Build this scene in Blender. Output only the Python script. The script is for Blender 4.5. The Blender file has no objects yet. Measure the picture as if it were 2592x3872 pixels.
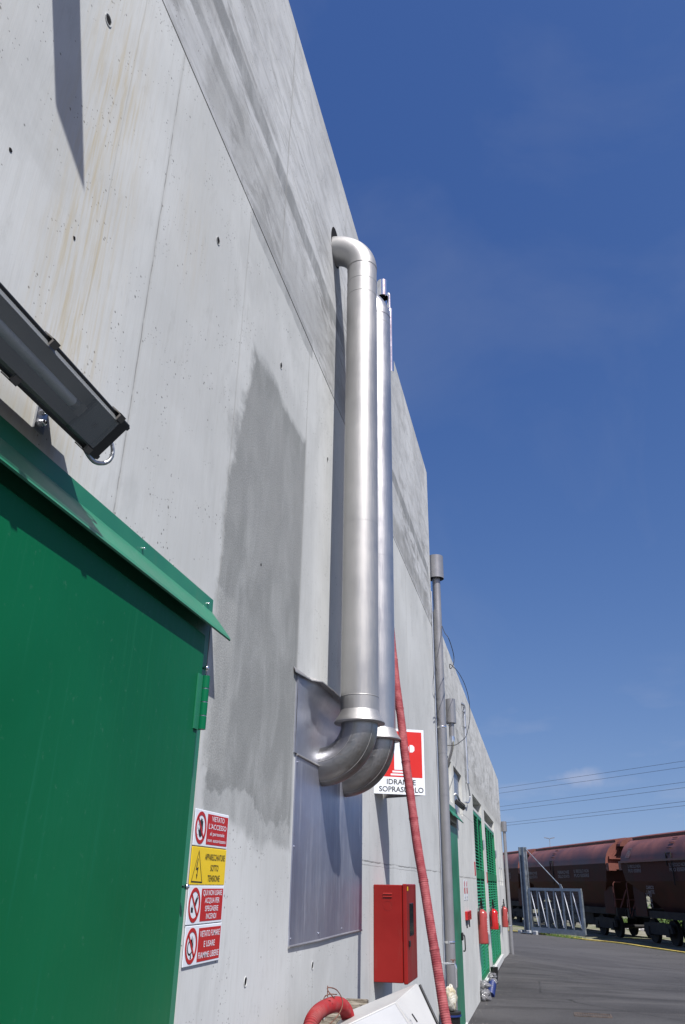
import bpy, math, random
import numpy as np
from mathutils import Vector, Matrix, noise as mnoise
R = math.radians
rnd = random.Random(7)
sc = bpy.context.scene

# ------------------------------------------------------------------ camera
cam_d = bpy.data.cameras.new("camera"); cam = bpy.data.objects.new("camera", cam_d)
sc.collection.objects.link(cam); sc.camera = cam
cam_d.sensor_fit = 'VERTICAL'; cam_d.sensor_height = 24.0
cam_d.lens = 2953.0 / 3872.0 * 24.0
cam_d.clip_start = 0.05; cam_d.clip_end = 3000
right = Vector((0.97388491, 0.22653689, 0.01514011))
down = Vector((-0.08409477, 0.42185807, -0.90275348))
fwd = Vector((-0.21089394, 0.87790478, 0.42989178))
m = Matrix.Identity(4)
for i in range(3):
    m[i][0] = right[i]; m[i][1] = -down[i]; m[i][2] = -fwd[i]
m[0][3], m[1][3], m[2][3] = 1.1, 0.0, 1.6
cam.matrix_world = m

# ------------------------------------------------------------------ light
SUN = Vector((1.0, -1.2, 2.22)).normalized()
w = bpy.data.worlds.new("World"); sc.world = w; w.use_nodes = True
wt = w.node_tree; wt.nodes.clear()
sky = wt.nodes.new('ShaderNodeTexSky'); sky.sky_type = 'NISHITA'; sky.sun_disc = False
sky.sun_elevation = math.asin(SUN.z); sky.sun_rotation = math.atan2(SUN.x, SUN.y)
sky.altitude = 0; sky.air_density = 1.0; sky.dust_density = 0.6; sky.ozone_density = 3.0
hs = wt.nodes.new('ShaderNodeHueSaturation'); hs.inputs['Saturation'].default_value = 1.0
gm = wt.nodes.new('ShaderNodeGamma'); gm.inputs[1].default_value = 1.0
bg = wt.nodes.new('ShaderNodeBackground'); bg.inputs[1].default_value = 0.10
wo = wt.nodes.new('ShaderNodeOutputWorld')
tcw = wt.nodes.new('ShaderNodeTexCoord')
mpw = wt.nodes.new('ShaderNodeMapping'); mpw.inputs['Scale'].default_value = (5, 5, 16)
nzw = wt.nodes.new('ShaderNodeTexNoise'); nzw.inputs['Scale'].default_value = 1.6; nzw.inputs['Detail'].default_value = 6
sxw = wt.nodes.new('ShaderNodeSeparateXYZ')
mrw = wt.nodes.new('ShaderNodeMapRange'); mrw.inputs[1].default_value = .55; mrw.inputs[2].default_value = .80
mre = wt.nodes.new('ShaderNodeMapRange'); mre.inputs[1].default_value = .26; mre.inputs[2].default_value = .05
muw = wt.nodes.new('ShaderNodeMath'); muw.operation = 'MULTIPLY'
mu2 = wt.nodes.new('ShaderNodeMath'); mu2.operation = 'MULTIPLY'; mu2.inputs[1].default_value = .25
mxw = wt.nodes.new('ShaderNodeMix'); mxw.data_type = 'RGBA'; mxw.inputs[7].default_value = (5.2, 5.0, 5.3, 1)
L_ = wt.links.new
L_(tcw.outputs['Generated'], mpw.inputs['Vector']); L_(mpw.outputs[0], nzw.inputs['Vector'])
L_(tcw.outputs['Generated'], sxw.inputs[0])
L_(nzw.outputs['Fac'], mrw.inputs[0]); L_(sxw.outputs[2], mre.inputs[0])
L_(mrw.outputs[0], muw.inputs[0]); L_(mre.outputs[0], muw.inputs[1]); L_(muw.outputs[0], mu2.inputs[0])
sm_ = wt.nodes.new('ShaderNodeMapping'); sm_.inputs['Scale'].default_value = (1, 1, .86); sm_.inputs['Location'].default_value = (0, 0, .165)
vn_ = wt.nodes.new('ShaderNodeVectorMath'); vn_.operation = 'NORMALIZE'
L_(tcw.outputs['Generated'], sm_.inputs[0]); L_(sm_.outputs[0], vn_.inputs[0]); L_(vn_.outputs[0], sky.inputs[0])
spn = wt.nodes.new('ShaderNodeSeparateColor'); cbn = wt.nodes.new('ShaderNodeCombineColor'); L_(sky.outputs[0], spn.inputs[0])
for i_, (e_, k_) in enumerate(((1.58, .53), (1.24, .58), (.82, 1.10))):   # deep, slightly violet summer blue
    pw_ = wt.nodes.new('ShaderNodeMath'); pw_.operation = 'POWER'; pw_.inputs[1].default_value = e_
    mk_ = wt.nodes.new('ShaderNodeMath'); mk_.operation = 'MULTIPLY'; mk_.inputs[1].default_value = k_
    L_(spn.outputs[i_], pw_.inputs[0]); L_(pw_.outputs[0], mk_.inputs[0]); L_(mk_.outputs[0], cbn.inputs[i_])
L_(cbn.outputs[0], hs.inputs['Color']); L_(hs.outputs[0], gm.inputs[0])
L_(gm.outputs[0], mxw.inputs[6]); L_(mu2.outputs[0], mxw.inputs[0])
nh_ = wt.nodes.new('ShaderNodeTexNoise'); nh_.inputs['Scale'].default_value = 2.6; nh_.inputs['Detail'].default_value = 7; nh_.inputs['Roughness'].default_value = .55; nh_.inputs['Distortion'].default_value = .6
mh_ = wt.nodes.new('ShaderNodeMapRange'); mh_.inputs[1].default_value = .48; mh_.inputs[2].default_value = .78; mh_.inputs[4].default_value = .16
mx3 = wt.nodes.new('ShaderNodeMix'); mx3.data_type = 'RGBA'; mx3.inputs[7].default_value = (2.6, 2.9, 3.6, 1)
L_(tcw.outputs['Generated'], nh_.inputs['Vector']); L_(nh_.outputs['Fac'], mh_.inputs[0]); L_(mh_.outputs[0], mx3.inputs[0]); L_(mxw.outputs[2], mx3.inputs[6])
dn_ = wt.nodes.new('ShaderNodeVectorMath'); dn_.operation = 'SUBTRACT'; dn_.inputs[1].default_value = (.0475, .9922, .1165)
ds_ = wt.nodes.new('ShaderNodeVectorMath'); ds_.operation = 'MULTIPLY'; ds_.inputs[1].default_value = (1, 1, 3.4)
dl_ = wt.nodes.new('ShaderNodeVectorMath'); dl_.operation = 'LENGTH'
nc_ = wt.nodes.new('ShaderNodeTexNoise'); nc_.inputs['Scale'].default_value = 42; nc_.inputs['Detail'].default_value = 6
ad_ = wt.nodes.new('ShaderNodeMath'); ad_.operation = 'MULTIPLY_ADD'; ad_.inputs[1].default_value = -.070
mc_ = wt.nodes.new('ShaderNodeMapRange'); mc_.inputs[1].default_value = .005; mc_.inputs[2].default_value = -.025; mc_.inputs[4].default_value = .22
mx2 = wt.nodes.new('ShaderNodeMix'); mx2.data_type = 'RGBA'; mx2.inputs[7].default_value = (5.0, 4.7, 5.1, 1)
L_(tcw.outputs['Generated'], dn_.inputs[0]); L_(dn_.outputs[0], ds_.inputs[0]); L_(ds_.outputs[0], dl_.inputs[0]); L_(tcw.outputs['Generated'], nc_.inputs['Vector'])
L_(nc_.outputs['Fac'], ad_.inputs[0]); L_(dl_.outputs['Value'], ad_.inputs[2]); L_(ad_.outputs[0], mc_.inputs[0]); L_(mc_.outputs[0], mx2.inputs[0])
L_(mx3.outputs[2], mx2.inputs[6]); L_(mx2.outputs[2], bg.inputs[0]); L_(bg.outputs[0], wo.inputs[0])
sl = bpy.data.lights.new("sun", 'SUN'); sl.energy = 4.8; sl.angle = R(0.53); sl.color = (1, .975, .94)
so = bpy.data.objects.new("sun", sl); sc.collection.objects.link(so)
so.rotation_euler = SUN.to_track_quat('Z', 'Y').to_euler(); so.location = (10, -12, 22)
sc.view_settings.view_transform = 'Standard'; sc.view_settings.look = 'None'
sc.view_settings.exposure = 0.55; sc.view_settings.gamma = 1.0
sc.view_settings.use_curve_mapping = False
sc.cycles.max_bounces = 8

# ------------------------------------------------------------------ node helper
class T:
    def __init__(s, name):
        s.m = bpy.data.materials.new(name); s.m.use_nodes = True
        s.t = s.m.node_tree; s.t.nodes.clear()
        s.out = s.t.nodes.new('ShaderNodeOutputMaterial')
        s.b = s.t.nodes.new('ShaderNodeBsdfPrincipled')
        s.t.links.new(s.b.outputs[0], s.out.inputs[0])
        s._o = None
    def put(s, sock, v):
        if isinstance(v, bpy.types.NodeSocket): s.t.links.new(v, sock)
        elif v is not None:
            if sock.type == 'RGBA' and len(v) == 3: v = (*v, 1)
            sock.default_value = v
    def set(s, **k):
        names = dict(col='Base Color', rough='Roughness', metal='Metallic', spec='Specular IOR Level', normal='Normal', trans='Transmission Weight', alpha='Alpha', ior='IOR', coat='Coat Weight', coatr='Coat Roughness')
        for a, v in k.items(): s.put(s.b.inputs[names[a]], v)
        return s
    def obj(s):
        if s._o is None:
            s._o = s.t.nodes.new('ShaderNodeTexCoord').outputs['Object']
        return s._o
    def pos(s): return s.t.nodes.new('ShaderNodeNewGeometry').outputs['Position']
    def map(s, v, scale=(1, 1, 1), loc=(0, 0, 0), rot=(0, 0, 0)):
        n = s.t.nodes.new('ShaderNodeMapping'); s.put(n.inputs[0], v)
        n.inputs['Scale'].default_value = scale; n.inputs['Location'].default_value = loc; n.inputs['Rotation'].default_value = rot
        return n.outputs[0]
    def noise(s, v, scale, detail=3, rough=.5, dist=0):
        n = s.t.nodes.new('ShaderNodeTexNoise'); s.put(n.inputs['Vector'], v)
        n.inputs['Scale'].default_value = scale; n.inputs['Detail'].default_value = detail
        n.inputs['Roughness'].default_value = rough; n.inputs['Distortion'].default_value = dist
        return n.outputs['Fac']
    def vor(s, v, scale, rand=1.0):
        n = s.t.nodes.new('ShaderNodeTexVoronoi'); s.put(n.inputs['Vector'], v)
        n.inputs['Scale'].default_value = scale; n.inputs['Randomness'].default_value = rand
        return n
    def ma(s, op, a, b=None, c=None, clamp=False):
        n = s.t.nodes.new('ShaderNodeMath'); n.operation = op; n.use_clamp = clamp
        s.put(n.inputs[0], a)
        if b is not None: s.put(n.inputs[1], b)
        if c is not None: s.put(n.inputs[2], c)
        return n.outputs[0]
    def mr(s, v, a, b, c=0., d=1., smooth=True):
        n = s.t.nodes.new('ShaderNodeMapRange'); n.interpolation_type = 'SMOOTHSTEP' if smooth else 'LINEAR'
        s.put(n.inputs[0], v)
        for i, q in zip((1, 2, 3, 4), (a, b, c, d)): s.put(n.inputs[i], q)
        return n.outputs[0]
    def mix(s, f, a, b, mode='MIX'):
        n = s.t.nodes.new('ShaderNodeMix'); n.data_type = 'RGBA'; n.blend_type = mode
        s.put(n.inputs[0], f); s.put(n.inputs[6], a); s.put(n.inputs[7], b)
        return n.outputs[2]
    def sep(s, v):
        n = s.t.nodes.new('ShaderNodeSeparateXYZ'); s.put(n.inputs[0], v); return n.outputs
    def bump(s, h, strength=.3, dist=.01, normal=None):
        n = s.t.nodes.new('ShaderNodeBump'); s.put(n.inputs['Height'], h)
        n.inputs['Strength'].default_value = strength; n.inputs['Distance'].default_value = dist
        if normal is not None: s.put(n.inputs['Normal'], normal)
        return n.outputs[0]

def paint(name, col, rough=.4, var=.12, scale=6., spec=.5, metal=0., bump=.0, col2=None, dirt=0.):
    t = T(name); o = t.obj()
    n = t.noise(o, scale, 5, .6)
    c2 = col2 or tuple(max(0, q * (1 - var * 2)) for q in col)
    c1 = tuple(min(1, q * (1 + var)) for q in col)
    c = t.mix(t.mr(n, .3, .7), c2, c1)
    if dirt > 0:
        d = t.mr(t.noise(t.map(o, (1, 1, .25)), scale * 3, 6, .7), .55, .75)
        c = t.mix(t.ma('MULTIPLY', d, dirt), c, (.16, .13, .10))
    r = t.mr(n, .3, .7, max(.02, rough - .08), rough + .08)
    t.set(col=c, rough=r, spec=spec, metal=metal)
    if bump: t.set(normal=t.bump(t.noise(o, scale * 12, 4), bump, .005))
    return t.m

def metal(name, col=(.72, .72, .73), r0=.18, r1=.38, streak=(6, 6, .4), scale=5, bump=.05, bdist=.004, stain=None, mt=1.0):
    t = T(name); o = t.obj()
    st = t.noise(t.map(o, streak), scale * 6, 5, .6)
    bl = t.noise(o, scale * .6, 4, .6)
    r = t.ma('ADD', t.mr(st, .3, .7, r0, r1), t.mr(bl, .3, .7, -.04, .07))
    c = t.mix(t.mr(bl, .25, .75), tuple(q * .86 for q in col), col)
    if stain:
        s_ = t.mr(t.noise(o, scale * 1.5, 6, .7), .5, .75)
        c = t.mix(s_, c, stain)
    t.set(col=c, rough=r, metal=mt, normal=t.bump(t.ma('ADD', bl, t.ma('MULTIPLY', st, .1)), bump, bdist))
    return t.m

def concrete(name, upper_z, rects=(), rust=(), seams=(), hzs=(), tint=(1, 1, 1)):
    """cast concrete: vertical form grain below the main joint, board streaks above it, repair plaster patches"""
    t = T(name); P = t.pos(); x, y, z = t.sep(P)
    base = t.noise(P, 1.1, 5, .55)
    mott = t.noise(P, 5.5, 6, .6)
    vst = t.noise(t.map(P, (1, 9, .55)), 4.5, 5, .65)
    vfine = t.noise(t.map(P, (1, 60, 2.2)), 4., 4, .6)
    hst = t.noise(t.map(P, (1, .7, 3.2)), 3.0, 7, .72, .9)
    hfine = t.noise(t.map(P, (1, 1.6, 40), rot=(R(-3), 0, 0)), 3.5, 4, .6)
    up = t.mr(z, upper_z - .004, upper_z + .004)
    lo = t.mix(t.mr(base, .3, .7), (.455, .455, .45), (.555, .555, .55))
    lo = t.mix(t.ma('MULTIPLY', t.mr(vst, .45, .75), .28), lo, (.40, .39, .365))
    lo = t.mix(t.mr(vfine, .40, .85, 0, .28), lo, (.34, .335, .33))
    lo = t.mix(t.mr(mott, .55, .8, 0, .28), lo, (.56, .565, .58))
    big = t.noise(t.map(P, (1, 1.3, .8), loc=(2, 8, 3)), 1.7, 7, .68, .5)
    lo = t.mix(t.mr(big, .50, .68, 0, .42), lo, (.365, .365, .36))
    lo = t.mix(t.mr(t.noise(t.map(P, (1, 1, .35), loc=(5, 1, 7)), 9, 6, .75, .4), .56, .72, 0, .35), lo, (.33, .325, .31))
    hi = t.mix(t.mr(base, .3, .7), (.42, .42, .43), (.54, .54, .55))
    hi = t.mix(t.mr(hst, .45, .70, 0, .55), hi, (.26, .258, .255))
    hi = t.mix(t.mr(t.noise(t.map(P, (1, 1.2, 3.0), loc=(0, 4, 2)), 3.2, 7, .7, .8), .52, .64, 0, .35), hi, (.50, .49, .475))
    hi = t.mix(t.mr(hfine, .5, .8, 0, .45), hi, (.22, .215, .21))
    upk = t.ma('MULTIPLY', t.mr(z, upper_z + .45, upper_z + 1.4, 1.2, .45), t.mr(big, .42, .58, .25, 1.15))
    bl2 = t.noise(t.map(P, (1, .8, 1.5), rot=(R(12), 0, 0)), 3.4, 7, .72, .6)
    hi = t.mix(t.ma('MULTIPLY', t.mr(bl2, .46, .64, 0, .45), upk, clamp=True), hi, (.20, .198, .195)); hi = t.mix(t.mr(bl2, .47, .34, 0, .3), hi, (.50, .50, .505))
    hs2 = t.noise(t.map(P, (1, .45, 2.4), rot=(R(-6), 0, 0)), 2.2, 8, .74, 1.1)
    hi = t.mix(t.ma('MULTIPLY', t.mr(hs2, .47, .62, 0, .62), upk, clamp=True), hi, (.19, .188, .185))
    c = t.mix(up, lo, hi)
    # pores
    for sc_, th, fr in ((14., .085, .60), (30., .14, .53), (60., .16, .56)):
        v = t.vor(P, sc_)
        rr = t.noise(v.outputs['Position'], 7.3, 0)
        hole = t.ma('MULTIPLY', t.mr(v.outputs['Distance'], th * .6, th, 1, 0), t.mr(rr, fr, fr + .04))
        c = t.mix(t.ma('MULTIPLY', hole, .8), c, (.10, .095, .09))
    # scuffs
    sp = t.mr(t.noise(P, 55, 3, .7), .66, .74)
    c = t.mix(t.ma('MULTIPLY', sp, .25), c, (.25, .24, .22))
    # seams and rectangles with ragged edges
    wy = t.ma('MULTIPLY', t.ma('SUBTRACT', t.noise(P, 3.2, 5, .62), .5), 1.0)
    wz = t.ma('MULTIPLY', t.ma('SUBTRACT', t.noise(t.map(P, loc=(9, 3, 5)), 3.0, 5, .6), .5), 1.0)
    hgt = t.ma('MULTIPLY', vfine, .3)
    for (y0, y1, z0, z1, wl, wr, wzb, wzt, soft, col, amt) in rects:
        a = t.ma('SUBTRACT', y, t.ma('MULTIPLY_ADD', wy, wl, y0))
        if 2.59 < y0 < 2.65 and z0 > 1.0 and z0 < 3: a = t.ma('SUBTRACT', a, t.ma('MULTIPLY', t.ma('MAXIMUM', t.ma('SUBTRACT', z, 3.05), 0), .23))
        b = t.ma('SUBTRACT', t.ma('MULTIPLY_ADD', wy, wr, y1), y)
        d = t.ma('SUBTRACT', z, t.ma('MULTIPLY_ADD', wz, wzb, z0)); e = t.ma('SUBTRACT', t.ma('MULTIPLY_ADD', wz, wzt, z1), z)
        mn = t.ma('MINIMUM', t.ma('MINIMUM', a, b), t.ma('MINIMUM', d, e))
        k = t.mr(mn, -soft, soft)
        grain = t.noise(P, 140, 2, .6)
        cc = t.mix(t.mr(grain, .3, .7), tuple(q * .84 for q in col), tuple(q * 1.14 for q in col))
        cc = t.mix(t.mr(mott, .35, .7, 0, .35), cc, tuple(q * 1.22 for q in col))
        cc = t.mix(t.mr(vst, .5, .8, 0, .3), cc, tuple(q * .8 for q in col))
        pv = t.mr(t.noise(t.map(P, (1, 1.6, .7), loc=(y0, 1, z1)), 3.2, 6, .68, .7), .32, .60, .50, 1)
        c = t.mix(t.ma('MULTIPLY', t.ma('MULTIPLY', k, pv), amt), c, cc)
        hgt = t.ma('ADD', hgt, t.ma('MULTIPLY', t.ma('MULTIPLY', grain, k), .35))
    for (y0, z0, z1, wdt, dark) in seams:
        off = t.ma('MULTIPLY', t.ma('SUBTRACT', t.noise(t.map(P, (1, 1, 1)), 9, 3), .5), .012)
        dd = t.ma('ABSOLUTE', t.ma('SUBTRACT', t.ma('ADD', y, off), y0))
        k = t.ma('MULTIPLY', t.mr(dd, wdt * .3, wdt, 1, 0), t.ma('MULTIPLY', t.mr(z, z0, z0 + .01), t.mr(z, z1 - .01, z1, 1, 0)))
        brk = t.mr(t.noise(t.map(P, (1, 1, 1), loc=(3, y0, 0)), 6, 5, .7), .38, .55, .25, 1)
        k = t.ma('MULTIPLY', k, brk)
        c = t.mix(t.ma('MULTIPLY', k, dark), c, (.17, .165, .155)); hgt = t.ma('SUBTRACT', hgt, t.ma('MULTIPLY', k, .8))
        k2 = t.ma('MULTIPLY', t.mr(dd, wdt, wdt * 4, 1, 0), t.ma('MULTIPLY', t.mr(z, z0, z0 + .01), t.mr(z, z1 - .01, z1, 1, 0)))
        c = t.mix(t.ma('MULTIPLY', k2, .28), c, (.36, .35, .33))
    for (z0, y0, y1, wdt, dark) in hzs:
        dd = t.ma('ABSOLUTE', t.ma('SUBTRACT', t.ma('MULTIPLY_ADD', wz, .03, z), z0))
        k = t.ma('MULTIPLY', t.mr(dd, wdt * .3, wdt, 1, 0), t.ma('MULTIPLY', t.mr(y, y0, y0 + .02), t.mr(y, y1 - .02, y1, 1, 0)))
        k = t.ma('MULTIPLY', k, t.mr(t.noise(t.map(P, loc=(z0, 2, 1)), 5, 5, .7), .35, .55, .2, 1))
        c = t.mix(t.ma('MULTIPLY', k, dark), c, (.15, .145, .14)); hgt = t.ma('SUBTRACT', hgt, t.ma('MULTIPLY', k, .8))
    for (y0, wdt, z0, z1, amt) in rust:
        run = t.noise(t.map(P, (1, 22, 1.2)), 2.2, 6, .7, .3)
        k = t.ma('MULTIPLY', t.mr(t.ma('ABSOLUTE', t.ma('SUBTRACT', t.ma('MULTIPLY_ADD', wy, .12, y), y0)), 0, wdt, 1, 0),
                 t.ma('MULTIPLY', t.mr(z, z0, z0 + .4), t.mr(z, z1 - .8, z1, 1, 0)))
        k = t.ma('MULTIPLY', k, t.mr(run, .42, .7, .12, 1))
        c = t.mix(t.ma('MULTIPLY', k, amt), c, (.44, .37, .25))
    c = t.mix(1.0, c, tuple(a_ * b_ for a_, b_ in zip(tint, (.972, 1.0, 1.0))), 'MULTIPLY')
    hgt = t.ma('ADD', hgt, t.ma('MULTIPLY', mott, .6))
    t.set(col=c, rough=t.mr(mott, .3, .7, .78, .92), spec=.25, normal=t.bump(hgt, .22, .006))
    return t.m

# ------------------------------------------------------------------ mesh helper
def S(t_):
    t_ = min(1, max(0, t_)); return t_ * t_ * (3 - 2 * t_)
class MB:
    def __init__(s): s.v = []; s.f = []; s.sm = []
    def add(s, vs, fs, smooth=False):
        k = len(s.v); s.v += [tuple(q) for q in vs]
        s.f += [tuple(i + k for i in f) for f in fs]; s.sm += [smooth] * len(fs); return s
    def box(s, x0, x1, y0, y1, z0, z1, M=None, bev=0.):
        x0, x1 = sorted((x0, x1)); y0, y1 = sorted((y0, y1)); z0, z1 = sorted((z0, z1))
        if bev <= 0:
            v = [(x, y, z) for x in (x0, x1) for y in (y0, y1) for z in (z0, z1)]
            f = [(0, 1, 3, 2), (4, 6, 7, 5), (0, 4, 5, 1), (2, 3, 7, 6), (0, 2, 6, 4), (1, 5, 7, 3)]
        else:
            b = min(bev, (x1 - x0) * .45, (y1 - y0) * .45, (z1 - z0) * .45)
            v = []; idx = {}
            for ix, x in enumerate((x0, x1)):
                for iy, y in enumerate((y0, y1)):
                    for iz, z in enumerate((z0, z1)):
                        sx, sy, sz = (1, -1)[ix], (1, -1)[iy], (1, -1)[iz]
                        idx[ix, iy, iz, 0] = len(v); v.append((x, y + sy * b, z + sz * b))
                        idx[ix, iy, iz, 1] = len(v); v.append((x + sx * b, y, z + sz * b))
                        idx[ix, iy, iz, 2] = len(v); v.append((x + sx * b, y + sy * b, z))
            f = []
            g = lambda a, b_, c, k: idx[a, b_, c, k]
            for a in (0, 1):
                f.append((g(a, 0, 0, 0), g(a, 1, 0, 0), g(a, 1, 1, 0), g(a, 0, 1, 0)))
                f.append((g(0, a, 0, 1), g(1, a, 0, 1), g(1, a, 1, 1), g(0, a, 1, 1)))
                f.append((g(0, 0, a, 2), g(1, 0, a, 2), g(1, 1, a, 2), g(0, 1, a, 2)))
                for c in (0, 1):
                    f.append((g(0, a, c, 1), g(1, a, c, 1), g(1, a, c, 2), g(0, a, c, 2)))
                    f.append((g(a, 0, c, 0), g(a, 1, c, 0), g(a, 1, c, 2), g(a, 0, c, 2)))
                    f.append((g(a, c, 0, 0), g(a, c, 1, 0), g(a, c, 1, 1), g(a, c, 0, 1)))
                    for d in (0, 1): f.append((g(a, c, d, 0), g(a, c, d, 1), g(a, c, d, 2)))
        if M is not None: v = [tuple(M @ Vector(q)) for q in v]
        return s.add(v, list(dict.fromkeys(f)))
    def tube(s, pts, rad, n=16, cap=True, smooth=True):
        pts = [Vector(p) for p in pts]; N = len(pts)
        if not hasattr(rad, '__len__'): rad = [rad] * N
        tg = [(pts[min(i + 1, N - 1)] - pts[max(i - 1, 0)]).normalized() if (pts[min(i + 1, N - 1)] - pts[max(i - 1, 0)]).length > 1e-9 else None for i in range(N)]
        for i in range(N):
            if tg[i] is None: tg[i] = tg[i - 1] if i else Vector((0, 0, 1))
        a = Vector((0, 0, 1)) if abs(tg[0].z) < .9 else Vector((1, 0, 0))
        u = tg[0].cross(a).normalized(); vs = []
        for i in range(N):
            u = (u - tg[i] * u.dot(tg[i])).normalized(); w_ = tg[i].cross(u)
            for k in range(n):
                an = 2 * math.pi * k / n
                vs.append(pts[i] + (u * math.cos(an) + w_ * math.sin(an)) * rad[i])
        fs = [(i * n + k, i * n + (k + 1) % n, (i + 1) * n + (k + 1) % n, (i + 1) * n + k) for i in range(N - 1) for k in range(n)]
        s.add(vs, fs, smooth)
        if cap:
            s.add(vs[:n], [tuple(range(n))[::-1]]); s.add(vs[-n:], [tuple(range(n))])
        return s
    def prism(s, poly, M, d):
        """poly 2-D (u,v) extruded d along local w; M maps local to world"""
        n = len(poly)
        v = [tuple(M @ Vector((a, b, 0))) for a, b in poly] + [tuple(M @ Vector((a, b, d))) for a, b in poly]
        f = [tuple(range(n))[::-1], tuple(range(n, 2 * n))] + [(i, (i + 1) % n, n + (i + 1) % n, n + i) for i in range(n)]
        return s.add(v, f)
    def ring(s, cx, cy, r0, r1, M, d, n=40, ry=1.0):
        v = []
        for w_ in (0, d):
            for r in (r0, r1):
                for k in range(n):
                    a = 2 * math.pi * k / n; v.append(tuple(M @ Vector((cx + r * math.cos(a), cy + r * ry * math.sin(a), w_))))
        f = []
        for k in range(n):
            j = (k + 1) % n
            f += [(2 * n + k, 3 * n + k, 3 * n + j, 2 * n + j), (k, j, n + j, n + k), (n + k, n + j, 3 * n + j, 3 * n + k), (k, 2 * n + k, 2 * n + j, j)]
        return s.add(v, f)
    def build(s, name, mat, parent=None, bevel=0., label=None):
        me = bpy.data.meshes.new(name)
        off = Vector((0, 0, 0))
        if parent is not None:
            q = parent
            while q is not None: off += q.location; q = q.parent
        v = [(a - off.x, b - off.y, c - off.z) for a, b, c in s.v]
        me.from_pydata(v, [], s.f); me.polygons.foreach_set('use_smooth', s.sm); me.materials.append(mat)
        me.validate(); me.update()
        o = bpy.data.objects.new(name, me); sc.collection.objects.link(o)
        if parent is not None: o.parent = parent
        if bevel:
            b = o.modifiers.new('bevel', 'BEVEL'); b.width = bevel; b.segments = 2; b.limit_method = 'ANGLE'
        if label: o['label'] = label
        return o
def arc(c, r, a0, a1, n, plane='xz'):
    o = []
    for i in range(n + 1):
        a = R(a0 + (a1 - a0) * i / n); p = (r * math.cos(a), r * math.sin(a))
        if plane == 'xz': o.append((c[0] + p[0], c[1], c[2] + p[1]))
        elif plane == 'yz': o.append((c[0], c[1] + p[0], c[2] + p[1]))
        else: o.append((c[0] + p[0], c[1] + p[1], c[2]))
    return o
def smooth_path(pts, n=8):
    P = [Vector(p) for p in pts]; P = [P[0] * 2 - P[1]] + P + [P[-1] * 2 - P[-2]]; o = []
    for i in range(1, len(P) - 2):
        for k in range(n):
            t_ = k / n; a, b, c, d = P[i - 1], P[i], P[i + 1], P[i + 2]
            o.append(.5 * ((2 * b) + (c - a) * t_ + (2 * a - 5 * b + 4 * c - d) * t_ ** 2 + (3 * b - a - 3 * c + d) * t_ ** 3))
    o.append(P[-2]); return o
def tag(o, label, cat, group=None):
    o['label'] = label; o['category'] = cat
    if group: o['group'] = group
    return o
def thing(name, label, cat, loc=(0, 0, 0), group=None):
    o = bpy.data.objects.new(name, None); o.location = loc; o.empty_display_size = .1
    sc.collection.objects.link(o); return tag(o, label, cat, group)
def copy_tree(o, parent=None):
    c = o.copy(); sc.collection.objects.link(c); c.parent = parent
    for ch in o.children: copy_tree(ch, c)
    return c
def text_mb(lines, M, depth=.0004, name='lettering', bold=.0):
    """lines: (string, centre_x, baseline_y, height, target_width or None, align)"""
    mb = MB()
    for (s_, cx, by, h, tw, al) in lines:
        cu = bpy.data.curves.new('t', 'FONT'); cu.body = s_; cu.size = 1.0; cu.offset = bold; cu.resolution_u = 3
        ob = bpy.data.objects.new('t', cu); sc.collection.objects.link(ob)
        bpy.context.view_layer.update()
        me = bpy.data.meshes.new_from_object(ob)
        co = np.array([v.co[:] for v in me.vertices]) if len(me.vertices) else np.zeros((1, 3))
        x0, x1 = co[:, 0].min(), co[:, 0].max()
        k = h / .72; kx = (tw / (x1 - x0)) if tw else k
        sx = cx - (x1 - x0) * kx / 2 if al == 'c' else cx
        vs = [tuple(M @ Vector((sx + (v.co.x - x0) * kx, by + v.co.y * k, depth))) for v in me.vertices]
        mb.add(vs, [tuple(p.vertices) for p in me.polygons])
        bpy.data.objects.remove(ob); bpy.data.curves.remove(cu); bpy.data.meshes.remove(me)
    return mb
def frame_matrix(o, u, n):
    u = Vector(u).normalized(); n = Vector(n).normalized(); v = n.cross(u)
    M = Matrix.Identity(4)
    for i in range(3): M[i][0] = u[i]; M[i][1] = v[i]; M[i][2] = n[i]; M[i][3] = o[i]
    return M

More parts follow.
